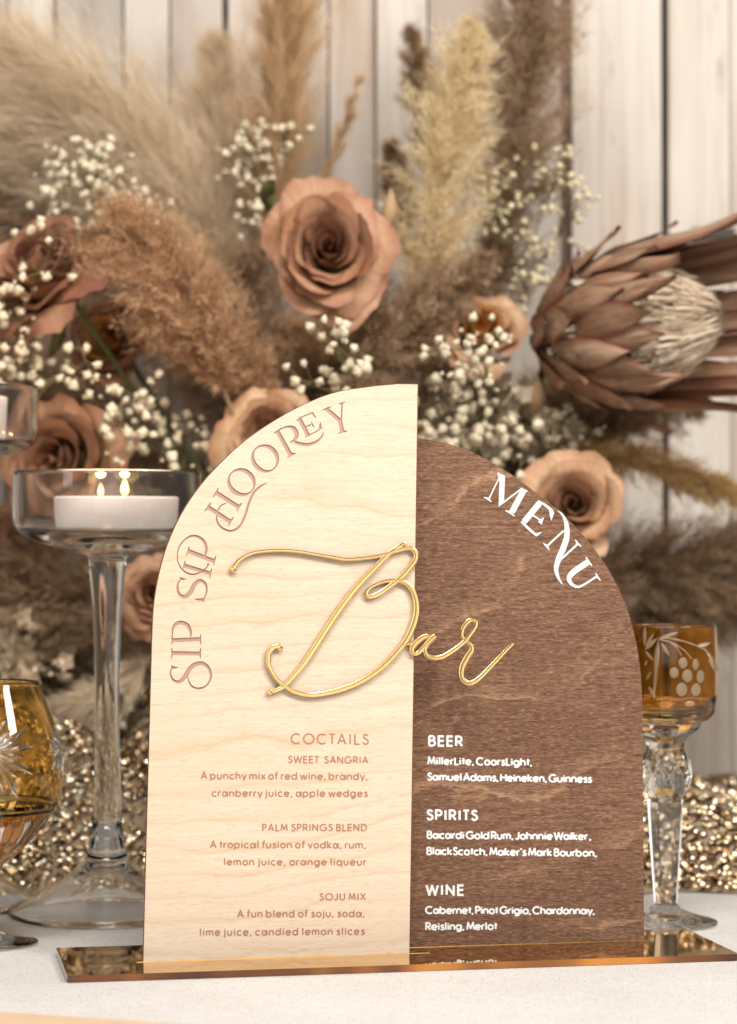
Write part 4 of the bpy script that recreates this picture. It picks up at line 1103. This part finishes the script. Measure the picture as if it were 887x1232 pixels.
def rose(label, px, py, Y, rpx, face, mat, seed, n=24, tall=1.0, matin=None, openness=1.0, ysc=1.0):
    c = at_y(px, py, Y); Rr = rpx * Y / F
    rs = random.Random(seed)
    r = root('rose', label, 'rose', tuple(c), 'artificial roses in the arrangement')
    r.rotation_euler = Vector(face).to_track_quat('Z', 'Y').to_euler()
    NU, NV = 19, 12
    for k in range(n):
        t = k / (n - 1)
        R0 = (.07 + .93 * t ** .9) * rs.uniform(.93, 1.07)
        span = math.radians(105 - 45 * t) * rs.uniform(.9, 1.1)
        th0 = k * math.radians(137.5) + rs.uniform(-.2, .2)
        zr = (.30 - .02*math.sin(t*7) - .62 * max(0, t - .35) ** 1.25) * tall + rs.uniform(-.09, .07)
        zb = -.80 * tall
        curl = (.03 + .36 * max(0, t - .18)) * rs.uniform(.6, 1.6) * openness
        wav = rs.uniform(.03, .075) * (0.3 + t); ph = rs.uniform(0, 6)
        tipx = rs.uniform(-.25, .25); spiral = .10 * R0 + .035
        V, Ed, Rg, Vn = [], [], [], []
        for j in range(NV):
            v = j / (NV - 1)
            for i in range(NU):
                u = -1 + 2 * i / (NU - 1)
                ve = v * (1 - .30 * abs(u - tipx*.4) ** 3.2 - .04 * math.sin(u * 5 + ph))
                ve += rs.uniform(-.022, .022) * (v > .9)
                rad = R0 * (.22 + .78 * min(1, ve) ** (.62 if t < .4 else .85))
                z = zb + (zr - zb) * (ve ** (.95 if t < .4 else 1.15))
                if ve > .68:
                    q = (ve - .68) / .32
                    rad += curl * q ** 2 * .8; z -= curl * .85 * q ** 2.6
                rad += spiral * u + wav * math.sin(u * 4.5 + ph) * v ** 2
                z += wav * .8 * math.cos(u * 6 + ph * 2) * v ** 2
                cr = .014 * (0.4 + t) * math.sin(u * 11 + ph * 3) * v; rad += cr; z += cr * .7
                if ve > .8: rad += (ve - .8) * .22 * t * math.sin(u * 8 + ph * 5)
                a = th0 + u * span * (.45 + .55 * math.sin(min(1, v * 1.25) * math.pi / 2))
                V.append((rad * math.cos(a) * Rr, rad * math.sin(a) * Rr * ysc, z * Rr))
                Vn.append(u); Ed.append(max(v, abs(u) * .98 if v > .25 else 0)); Rg.append(min(1, .10 + t * 1.1) * (0.25 + .75 * v))  # ring darkens petal bases: burgundy, plus shade of the gaps put into the colour
        Fs = np.array([(j*NU+i, j*NU+i+1, (j+1)*NU+i+1, (j+1)*NU+i) for j in range(NV-1) for i in range(NU-1)])
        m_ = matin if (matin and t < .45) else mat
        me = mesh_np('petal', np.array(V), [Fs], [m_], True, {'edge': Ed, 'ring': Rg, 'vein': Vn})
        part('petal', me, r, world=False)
    # calyx and stem
    V, Fs = [], []
    q = r.rotation_euler.to_quaternion().inverted()
    hub = q @ (HUB - c); b0 = Vector((0, 0, -.5 * Rr * tall))
    mid = b0 + Vector((0, 0, -Rr * .7))
    me = mesh_py('stem', *tube([b0, mid, mid.lerp(hub, .5), hub], [.0032, .0022, .002, .002], 6), [M_green])
    part('stem', me, r, world=False)
    cal = [(.02, -.62), (.30, -.55), (.42, -.38), (.36, -.30)]
    V, Fs = [], []
    for k in range(5):
        a0 = k * 2 * math.pi / 5; b_ = len(V)
        for (rr_, zz) in cal:
            for s in (-1, 1): V.append((rr_*Rr*math.cos(a0 + s*.5), rr_*Rr*math.sin(a0 + s*.5), zz*Rr*tall))
        for i in range(3): Fs.append((b_+2*i, b_+2*i+1, b_+2*i+3, b_+2*i+2))
    part('calyx', mesh_py('calyx', V, Fs, [M_green], True), r, world=False)
    return r
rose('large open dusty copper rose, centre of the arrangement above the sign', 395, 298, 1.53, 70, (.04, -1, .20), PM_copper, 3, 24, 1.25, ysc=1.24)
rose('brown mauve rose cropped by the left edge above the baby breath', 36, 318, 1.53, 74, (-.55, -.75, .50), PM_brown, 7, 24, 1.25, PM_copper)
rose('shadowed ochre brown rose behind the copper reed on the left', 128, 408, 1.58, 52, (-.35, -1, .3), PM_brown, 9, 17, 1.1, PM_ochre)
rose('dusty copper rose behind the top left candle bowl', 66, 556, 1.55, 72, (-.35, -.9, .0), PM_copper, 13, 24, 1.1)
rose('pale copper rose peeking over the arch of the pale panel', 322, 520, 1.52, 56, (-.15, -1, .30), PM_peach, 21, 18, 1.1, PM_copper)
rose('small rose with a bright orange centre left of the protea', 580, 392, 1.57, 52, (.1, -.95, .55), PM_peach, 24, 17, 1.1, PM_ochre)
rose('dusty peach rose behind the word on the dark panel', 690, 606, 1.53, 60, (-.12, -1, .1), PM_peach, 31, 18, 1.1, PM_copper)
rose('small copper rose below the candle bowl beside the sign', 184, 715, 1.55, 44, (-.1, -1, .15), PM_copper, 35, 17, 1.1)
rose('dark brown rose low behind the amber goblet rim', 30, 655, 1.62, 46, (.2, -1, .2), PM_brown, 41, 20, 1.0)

# ---- protea
def bract_mat():
    m, nt, b = new_mat('dried_protea_bract'); h = NT(nt)
    v = h.attr('along'); u = h.attr('across')
    st = h.noise(h.mapping(h.coord(), (300, 300, 30)), 1, 4, .6)
    n2 = h.noise(h.coord(), 45, 3)
    rd = h.node('ShaderNodeObjectInfo').outputs['Random']
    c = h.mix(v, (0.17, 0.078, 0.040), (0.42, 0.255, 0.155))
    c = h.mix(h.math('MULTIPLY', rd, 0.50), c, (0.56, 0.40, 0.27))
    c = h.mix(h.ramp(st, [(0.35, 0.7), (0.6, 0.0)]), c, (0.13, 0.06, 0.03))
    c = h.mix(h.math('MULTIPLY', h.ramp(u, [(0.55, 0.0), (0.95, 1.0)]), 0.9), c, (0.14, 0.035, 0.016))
    c = h.mix(h.math('MULTIPLY', h.ramp(n2, [(0.5, 0.0), (0.7, 1.0)]), 0.5), c, (0.36, 0.13, 0.06))
    h.link(c, b.inputs['Base Color']); b.inputs['Roughness'].default_value = 0.6
    h.link(h.bump(st, 0.4, 0.001), b.inputs['Normal'])
    return m
M_bract = bract_mat()
pc = at_y(655, 408, 1.57)
prot = root('dried_protea', 'large dried brown protea head pointing to the right edge', 'protea', tuple(pc), None)
ax = Vector((.88, -.46, .08)).normalized()
prot.rotation_euler = ax.to_track_quat('Z', 'Y').to_euler()
sc = 1.57 / F / .9
rs = random.Random(5)
def prot_R(z):   # px along the axis -> radius px
    return float(np.interp(z, [0, 15, 45, 90, 140, 200, 260, 320], [20, 40, 62, 78, 84, 88, 98, 112]))
rings = [(0, 52, 30, 8), (14, 74, 36, 9), (32, 98, 40, 9), (52, 130, 40, 10), (68, 175, 36, 10), (82, 235, 30, 10), (92, 290, 22, 11)]
for ri, (z0, Ln, Wd, cnt) in enumerate(rings):
    for k in range(cnt):
        a0 = 2*math.pi*(k + .5*(ri % 2))/cnt + rs.uniform(-.08, .08)
        # open the front a little so the pale core shows
        NU, NV = 6, 11; V, Al, Ac = [], [], []
        lift = 7 - ri * 1.6; Lk = Ln * rs.uniform(.78, 1.15); wk = Wd * rs.uniform(.85, 1.1)
        flare = rs.uniform(-.12, .50) * (1 if ri > 3 else .45); twist = rs.uniform(-.35, .35); cup = rs.uniform(-11, 5); tipout = rs.uniform(-6, 16); curl = rs.uniform(-.1, .3) if ri > 4 else 0
        frontness = 1.0
        wd = (Matrix.Rotation(a0, 3, 'Z') @ Vector((1, 0, 0)))
        wworld = prot.rotation_euler.to_matrix() @ wd
        if wworld.y < -.25 and ri >= 3: Lk *= (.72, .55, .42, .34)[ri - 3]; flare -= .15
        for j in range(NV + 1):
            v = j / NV; w = wk * (math.sin(math.pi * min(1, v * .60 + .28)) ** .8 if v < .97 else .12) * (1 - .0*v) * (1 if v < .6 else max(.05, 1 - ((v-.6)/.4)**1.7))
            z = z0 + Lk * v
            Rr = prot_R(z) + lift + flare * 60 * v * v + 3*math.sin(v*3)
            for i in range(NU + 1):
                u = -1 + 2*i/NU
                da = u * w * .5 / max(30, Rr)
                Rc = Rr + tipout * 1.3 * v ** 4 + cup * u * u + twist * 16 * u * v + 4 * (1 - u*u) * math.sin(math.pi*min(1, v+.1)) - (curl*25*max(0, v-.7))
                V.append((Rc*math.cos(a0+da)*sc, Rc*math.sin(a0+da)*sc, (z - 4*abs(u))*sc)); Al.append(v); Ac.append(max(abs(u), v**6))
        Fs = np.array([(j*(NU+1)+i, j*(NU+1)+i+1, (j+1)*(NU+1)+i+1, (j+1)*(NU+1)+i) for j in range(NV) for i in range(NU)])
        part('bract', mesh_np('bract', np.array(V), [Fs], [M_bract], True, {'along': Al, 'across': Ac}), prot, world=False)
# pale fibrous core
rn = np.random.RandomState(8)
n = 3200; th = rn.uniform(0, 2*np.pi, n); z = 30 + 150 * rn.uniform(0, 1, n) ** .8
rad = 74 * np.sqrt(np.clip(1 - ((z - 85) / 103.) ** 2, 0.01, 1)) * rn.uniform(.90, 1.0, n)
p = np.stack([rad*np.cos(th), rad*np.sin(th), z], 1) * sc
d = np.stack([-np.cos(th)*.9*(z/180)**2, -np.sin(th)*.9*(z/180)**2, np.ones(n)], 1) + rn.normal(size=(n, 3))*.10
core_m = fluff_mat('pale_protea_fibre', (0.48, 0.35, 0.24), (0.72, 0.58, 0.43), (0.88, 0.78, 0.64), trans=.15)
me = hairs_mesh('core_fibres', p, d, np.full(n, 28*sc)*rn.uniform(.7, 1.2, n), np.full(n, 4.2*sc), rn.uniform(0, 1, n), rn, core_m, .08)
part('core_fibres', me, prot, world=False)['kind'] = 'stuff'
me = lathe('core', [(0, 20*sc), (60*sc, 45*sc), (72*sc, 90*sc), (60*sc, 125*sc), (40*sc, 155*sc), (15*sc, 178*sc), (0, 182*sc)], 0, 0, 24, [simple('dark_bract_core', (.10, .05, .028), .9)])
part('core', me, prot, world=False)
q = prot.rotation_euler.to_quaternion().inverted()
part('stem', mesh_py('stem', *tube([(0,0,25*sc), (0,0,-8*sc), q @ Vector((.004, .045, -.012)), q @ Vector((-.01, .09, -.06)), q @ (HUB - pc + Vector((0, .06, 0)))], [.008, .006, .003, .003, .003], 8), [simple('protea_stem', (.055,.035,.022), .9, 0, .3, 80)]), prot, world=False)

# ---- baby's breath
M_bloom = simple('cream_blossom', (0.76, 0.655, 0.47), 0.8, 0, 0.25, 900)
M_bloom2 = simple('ivory_yellow_blossom', (0.74, 0.64, 0.42), 0.8, 0, 0.15, 900)
M_gyps = simple('baby_breath_stalk', (0.20, 0.17, 0.085), 0.8, 0, 0.3, 120)
def blossom_mesh(seed, mat):
    rs = random.Random(seed); bm = bmesh.new()
    bmesh.ops.create_icosphere(bm, subdivisions=2, radius=1.0)
    for v in bm.verts:
        d = v.co.normalized(); w = mnoise.noise(d * 2.2 + Vector((seed*3.1, 0, 0))) * .8 + mnoise.noise(d * 5 + Vector((0, seed, 0))) * .75
        v.co = d * (.95 + w); v.co.z *= .85
    me = bpy.data.meshes.new('blossom'); bm.to_mesh(me); bm.free(); me.materials.append(mat)
    me.polygons.foreach_set('use_smooth', [True]*len(me.polygons)); return me
BL = [blossom_mesh(i, M_bloom) for i in range(4)]; BL2 = [blossom_mesh(i+9, M_bloom2) for i in range(3)]
def gyps(label, foot, blobs, n, Y, bpx, seed, pool=BL, tail=True):
    """foot: photo point the spray grows from; blobs: (x, y, rx, ry) regions where blossoms sit"""
    rs = random.Random(seed); bpx *= 0.96
    f = at_y(foot[0], foot[1], Y + .07)
    r = root('baby_breath_sprig', label, 'baby breath', tuple(f), 'sprigs of baby breath')
    tubes = []
    nodes = []
    for (x, y, a, b_) in blobs:
        nd = at_y(x*.8 + foot[0]*.2, y*.8 + foot[1]*.2, Y + .035); nodes.append(nd)
        tubes.append(tube([f, f.lerp(nd, .5) + Vector((rs.uniform(-.004,.004), 0, .004)), nd], [.0007, .0006, .0005], 4, False))
    if tail: tubes.append(tube([HUB, HUB.lerp(f, .5), f], [.0008, .0008, .0007], 4, False))
    tot = sum(b[2]*b[3] for b in blobs)
    for bi, (x, y, a, b_) in enumerate(blobs):
        m = max(3, round(n * 1.1 * a * b_ / tot))
        subs = []
        for i in range(m):
            if i % 3 == 0 or not subs:
                t = rs.uniform(0, 2*math.pi); q = math.sqrt(rs.uniform(0, 1))
                sx, sy, sY = x + a*q*math.cos(t), y + b_*q*math.sin(t), Y + rs.uniform(-.025, .03)
                sn = at_y(sx, sy, sY); hub2 = nodes[bi].lerp(sn, .62); subs = [(sx, sy, sY, hub2)]
                tubes.append(tube([nodes[bi], nodes[bi].lerp(hub2, .5) + Vector((rs.uniform(-.002,.002), 0, rs.uniform(-.002,.002))), hub2], [.0005, .0004, .0004], 3, False))
            sx, sy, sY, hub2 = subs[0]
            p = at_y(sx + rs.gauss(0, bpx*1.15), sy + rs.gauss(0, bpx*1.15), sY + rs.uniform(-.005, .005))
            tubes.append(tube([hub2, p], [.00035, .0003], 3, False))
            o = part('blossom', rs.choice(pool), r, world=False)
            o.location = p - f
            s = bpx * .5 * Y / F * rs.choice((.45, .7, .9, 1.0, 1.15)) * rs.uniform(.9, 1.1)
            o.scale = (s, s, s); o.rotation_euler = (rs.uniform(0, 6), rs.uniform(0, 6), rs.uniform(0, 6))
    part('stalks', mesh_py('stalks', *join_vf(tubes), [M_gyps]), r)
    return r
gyps('dense cream baby breath sprig at upper left over the brown rose', (190, 330), [(95,200,42,34),(140,225,45,35),(105,235,55,50),(180,258,28,18),(60,260,18,30)], 150, 1.59, 11, 1)
gyps('blurred baby breath sprig left above the central rose', (315, 300), [(295,185,25,38),(315,200,25,45),(335,165,18,28),(300,260,22,30)], 95, 1.66, 9, 2)
gyps('baby breath sprig at the left edge above the glass bowl', (60, 470), [(14,385,26,55),(20,440,30,35),(35,400,25,40)], 52, 1.52, 12, 3)
gyps('scattered baby breath sprig behind the candle bowl and the pale arch', (210, 560), [(180,475,45,35),(165,530,50,35),(225,545,40,30),(150,500,55,50),(240,510,30,25)], 80, 1.54, 12, 4)
gyps('small white baby breath sprig just over the top of the pale panel', (425, 500), [(410,425,22,16),(425,448,26,14),(368,455,14,16),(400,400,20,8)], 26, 1.47, 13, 5)
gyps('airy ivory baby breath sprig against the planks left of the protea', (600, 420), [(625,300,40,55),(665,210,28,50),(640,340,32,40),(690,250,14,55),(600,235,25,30)], 150, 1.64, 8, 6, BL2)
gyps('cream baby breath sprig in front of the orange rose', (590, 470), [(560,420,28,24),(590,410,16,16),(555,455,30,22),(582,395,8,8)], 34, 1.50, 12, 7)
gyps('dense cream baby breath sprig behind the top of the dark panel', (600, 560), [(540,480,34,44),(590,510,50,45),(545,530,45,30),(640,530,36,28),(520,500,15,40),(600,560,25,20)], 115, 1.56, 12, 8)
gyps('faint baby breath sprig low behind the candle stem', (160, 800), [(20,770,20,20),(170,830,18,30),(140,880,24,14),(40,800,20,18)], 22, 1.58, 12, 9)
gyps('baby breath tips beside the peach rose on the right', (690, 560), [(660,520,35,22),(700,530,25,16),(645,500,20,16)], 36, 1.60, 11, 10)
gyps('stray baby breath blossoms in front of the brown rose', (70, 350), [(35,260,14,18),(62,275,10,10),(22,308,6,6),(52,322,8,8),(90,470,50,35),(100,430,30,20)], 22, 1.50, 11, 11)

# ---- pale papery statice filling behind the dark panel, and dry leaves
def leaf(label, pts, w, mat, seed, cat='dry leaf', grp='dry leaves tucked between the flowers'):
    P_ = catmull([tuple(at_y(*p)) for p in pts], 6); n = len(P_); V, Fs = [], []
    for i, p in enumerate(P_):
        t = i/(n-1); p = Vector(p); nx = Vector(P_[min(n-1, i+1)]) - Vector(P_[max(0, i-1)])
        s = nx.cross(Vector((.2, -1, .1))).normalized() * w * math.sin(math.pi*min(1, t*.9+.08)) * .5
        V += [p - s, p + Vector((0, .0015, 0)), p + s, p + Vector((0, .0022, 0))]
    for i in range(n-1):
        for k in range(4): a = i*4+k; b_ = i*4+(k+1)%4; Fs.append((a, b_, b_+4, a+4))
    return single('dry_leaf', mesh_py('dry_leaf', V, Fs, [mat], True), label, cat, grp)
M_leafo = simple('olive_dry_leaf', (0.16, 0.15, 0.05), 0.75, 0, .3, 60)
M_leafb = simple('tan_dry_leaf', (0.45, 0.29, 0.15), 0.7, 0, .25, 60)
leaf('olive dry leaf below the upper left baby breath', [(110,330,1.60),(90,300,1.58),(85,270,1.57)], .010, M_leafo, 1)
leaf('olive dry leaf left of the central rose', [(340,260,1.6),(322,235,1.58),(330,215,1.57)], .012, M_leafo, 2)
leaf('pointed tan dry leaf right of the central rose', [(450,290,1.57),(468,260,1.56),(470,225,1.56)], .011, M_leafb, 3)
leaf('tan dry leaf under the protea', [(640,500,1.57),(648,480,1.56),(646,450,1.56)], .009, M_leafb, 4)
leaf('olive dry leaf beside the ochre rose', [(60,430,1.60),(72,400,1.6),(70,370,1.6)], .009, M_leafo, 5)

def papery(label, cx_, cy_, a, b_, n, Y, seed, mat, name='papery_flower_head'):
    rs = random.Random(seed); f = at_y(cx_, cy_, Y + .04)
    r = root(name, label, 'dried flower', tuple(f), 'pale papery flower heads')
    tubes = [tube([f, HUB], [.0015, .0015], 5)]
    for i in range(n):
        t = rs.uniform(0, 2*math.pi); q = math.sqrt(rs.uniform(0, 1))
        p = at_y(cx_ + a*q*math.cos(t), cy_ + b_*q*math.sin(t), Y + rs.uniform(-.02, .03))
        s = rs.uniform(.007, .012); d = Vector((rs.gauss(0, .6), -1, rs.gauss(.3, .6))).normalized()
        qn = d.to_track_quat('Z', 'Y'); V, Fs = [Vector((0, 0, -s*.5))], []
        m = 10
        for k in range(m):
            th = k*2*math.pi/m; rr_ = s*(1 if k % 2 else .62)*rs.uniform(.8, 1.15)
            V.append(Vector((rr_*.5*math.cos(th), rr_*.5*math.sin(th), -s*.15))); V.append(Vector((rr_*math.cos(th), rr_*math.sin(th), s*rs.uniform(.0, .45))))
        for k in range(m):
            k2 = (k+1) % m; Fs += [(0, 1+2*k, 1+2*k2), (1+2*k, 2+2*k, 2+2*k2, 1+2*k2)]
        V = [p + qn @ v for v in V]
        part('floret', mesh_py('floret', V, Fs, [mat], True), r)
        tubes.append(tube([p, f], [.0005, .0008], 4, False))
    part('stalks', mesh_py('stalks', *join_vf(tubes), [M_stalk]), r)
M_paper = simple('pale_papery_petal', (0.70, 0.58, 0.42), 0.75, 0, .2, 300)
M_paperb = simple('beige_papery_petal', (0.50, 0.38, 0.25), 0.75, 0, .25, 300)
papery('pale papery flower cluster above the word on the dark panel', 585, 500, 70, 50, 60, 1.60, 3, M_paper)
papery('beige papery flower cluster at the lower left behind the goblet', 30, 790, 55, 50, 40, 1.60, 4, M_paperb)
papery('beige papery flower cluster low behind the candle stem', 150, 820, 50, 45, 26, 1.64, 5, M_paperb)
papery('pale papery flower cluster beside the peach rose', 665, 530, 40, 22, 22, 1.62, 6, M_paper)

# ------------------------------------------------------------------ sequin cloth bunched on the table
rsn = np.random.RandomState(3)
sq = root('sequin_cloth', 'bunched gold sequin cloth lying on the table behind the sign and glasses', 'cloth', (0.02, 1.6, 0))
def front_Y(x):      # front edge of the heap
    return 1.475 + .012*math.sin(x*31+1) + .007*math.sin(x*77) + .03*math.exp(-((x-.06)/.06)**2)
def ridge_h(x):
    left = .104*math.exp(-((x+.16)/.17)**4); mid = .05
    right = .042 - .05*max(0, x-.26)
    return max(left, mid*.8 if x < .1 else 0, right if x > .08 else 0) + .004*math.sin(x*40)
def cloth_h(x, y):
    f = front_Y(x); t = (y - f) / .13
    if t < 0: return 0.001
    s = min(1, t); base = 1 - (1 - s)**2.1
    fo = mnoise.noise(Vector((x*14, y*20, .3)))*.6 + mnoise.noise(Vector((x*30, y*26, 4.3)))*.08
    ridges = .5 + .5*math.sin((y*58 + 3.0*mnoise.noise(Vector((x*9, y*5, 9)))+x*34))
    H = ridge_h(x)
    lip = .013 * (1 - math.exp(-t*14))
    return .001 + lip + (H - .013)*base + (fo*.024 + (ridges**.7-.6)*.046*(.6+.8*mnoise.noise(Vector((x*6, y*6, 2)))) ) * min(1, t*4)
NX, NY = 260, 80
gxs = np.linspace(-.40, .52, NX)
V = np.zeros((NX*NY, 3)); 
Hs = np.zeros((NX, NY)); Ysg = np.zeros((NX, NY))
for i, x in enumerate(gxs):
    f = front_Y(x)
    ys = f + (1.785 - f) * (np.linspace(0, 1, NY) ** 1.25)
    for j, y in enumerate(ys):
        Hs[i, j] = cloth_h(x, y); Ysg[i, j] = y
        V[i*NY+j] = (x, y, Hs[i, j])
Fq = np.array([(i*NY+j, (i+1)*NY+j, (i+1)*NY+j+1, i*NY+j+1) for i in range(NX-1) for j in range(NY-1)])
M_net = simple('champagne_net_fabric', (0.36, 0.265, 0.175), 0.85, 0, .3, 400)
part('net_fabric', mesh_np('net_fabric', V, [Fq], [M_net], True), sq)
def sequin_mat():
    m, nt, b = new_mat('gold_sequin'); h = NT(nt)
    r = h.attr('rnd')
    h.link(h.ramp(r, [(0.0, (0.22, 0.135, 0.065)), (0.45, (0.56, 0.41, 0.24)), (0.8, (0.92, 0.77, 0.54)), (1.0, (0.95, 0.89, 0.76))]), b.inputs['Base Color'])
    b.inputs['Metallic'].default_value = 1.0; b.inputs['Roughness'].default_value = 0.13
    return m
M_seq = sequin_mat()
NSQ = 46000
K = 7
ang = np.arange(K) * 2*np.pi/K
ring_o = np.stack([np.cos(ang), np.sin(ang), np.full(K, .22)], 1); ring_m = np.stack([np.cos(ang)*.62, np.sin(ang)*.62, np.zeros(K)], 1); ring_i = np.stack([np.cos(ang)*.26, np.sin(ang)*.26, np.full(K, .02)], 1)
unit = np.concatenate([ring_o, ring_m, ring_i])
uf = np.array([(k, (k+1)%K, K+(k+1)%K, K+k) for k in range(K)] + [(K+k, K+(k+1)%K, 2*K+(k+1)%K, 2*K+k) for k in range(K)])
xs = rsn.uniform(-.37, .50, NSQ); tt = rsn.uniform(0, 1, NSQ)
cen = np.zeros((NSQ, 3)); nor = np.zeros((NSQ, 3))
for i in range(NSQ):
    x = xs[i]; f = front_Y(x); y = f + .001 + (1.78 - f)*tt[i]**1.15; e = .0015
    z = cloth_h(x, y); zx = (cloth_h(x+e, y) - z)/e; zyy = (cloth_h(x, y+e) - z)/e
    nn = np.array((-zx, -zyy, 1.0)); cen[i] = (x, y, z); nor[i] = nn/np.linalg.norm(nn)
nor += rsn.normal(size=(NSQ, 3))*np.where(rsn.uniform(0,1,(NSQ,1)) < .45, .45, .18); nor /= np.linalg.norm(nor, axis=1, keepdims=True)
a = np.cross(nor, rsn.normal(size=(NSQ, 3))); a /= np.linalg.norm(a, axis=1, keepdims=True); b_ = np.cross(nor, a)
rad = .0019 * rsn.uniform(.85, 1.12, NSQ)
cen += nor * .0012
# the nearest ones in view become parts of their own
vis = (np.abs(cen[:, 0]*F/cen[:, 1] + CX - 443) < 440) & ((cen[:, 0]*F/cen[:, 1]+CX < 178) | (cen[:, 0]*F/cen[:, 1]+CX > 772))
order = np.argsort(np.where(vis, cen[:, 1], 99)); near = order[:290]
mask = np.ones(NSQ, bool); mask[near] = False
R3 = np.stack([a, b_, nor], axis=2)                 # columns
Vall = cen[:, None, :] + np.einsum('nij,kj->nki', R3, unit) * rad[:, None, None]
Vs = Vall[mask].reshape(-1, 3); m = mask.sum()
Fs = (np.arange(m)*3*K)[:, None, None] + uf[None]
me = mesh_np('sequins', Vs, [Fs.reshape(-1, 4)], [M_seq], attrs={'rnd': np.repeat(rsn.uniform(0, 1, m), 3*K)})
part('sequins', me, sq)['kind'] = 'stuff'
seq_me = []
for i in range(6): seq_me.append(mesh_np('sequin', unit, [uf], [M_seq], attrs={'rnd': np.full(3*K, (i+.5)/6)}))
for q, i in enumerate(near):
    o = part('sequin', seq_me[q % 6], sq, world=False)
    o.matrix_local = Matrix.Translation(Vector(cen[i]) - sq.location) @ Matrix(R3[i].tolist()).to_4x4() @ Matrix.Scale(float(rad[i]), 4)
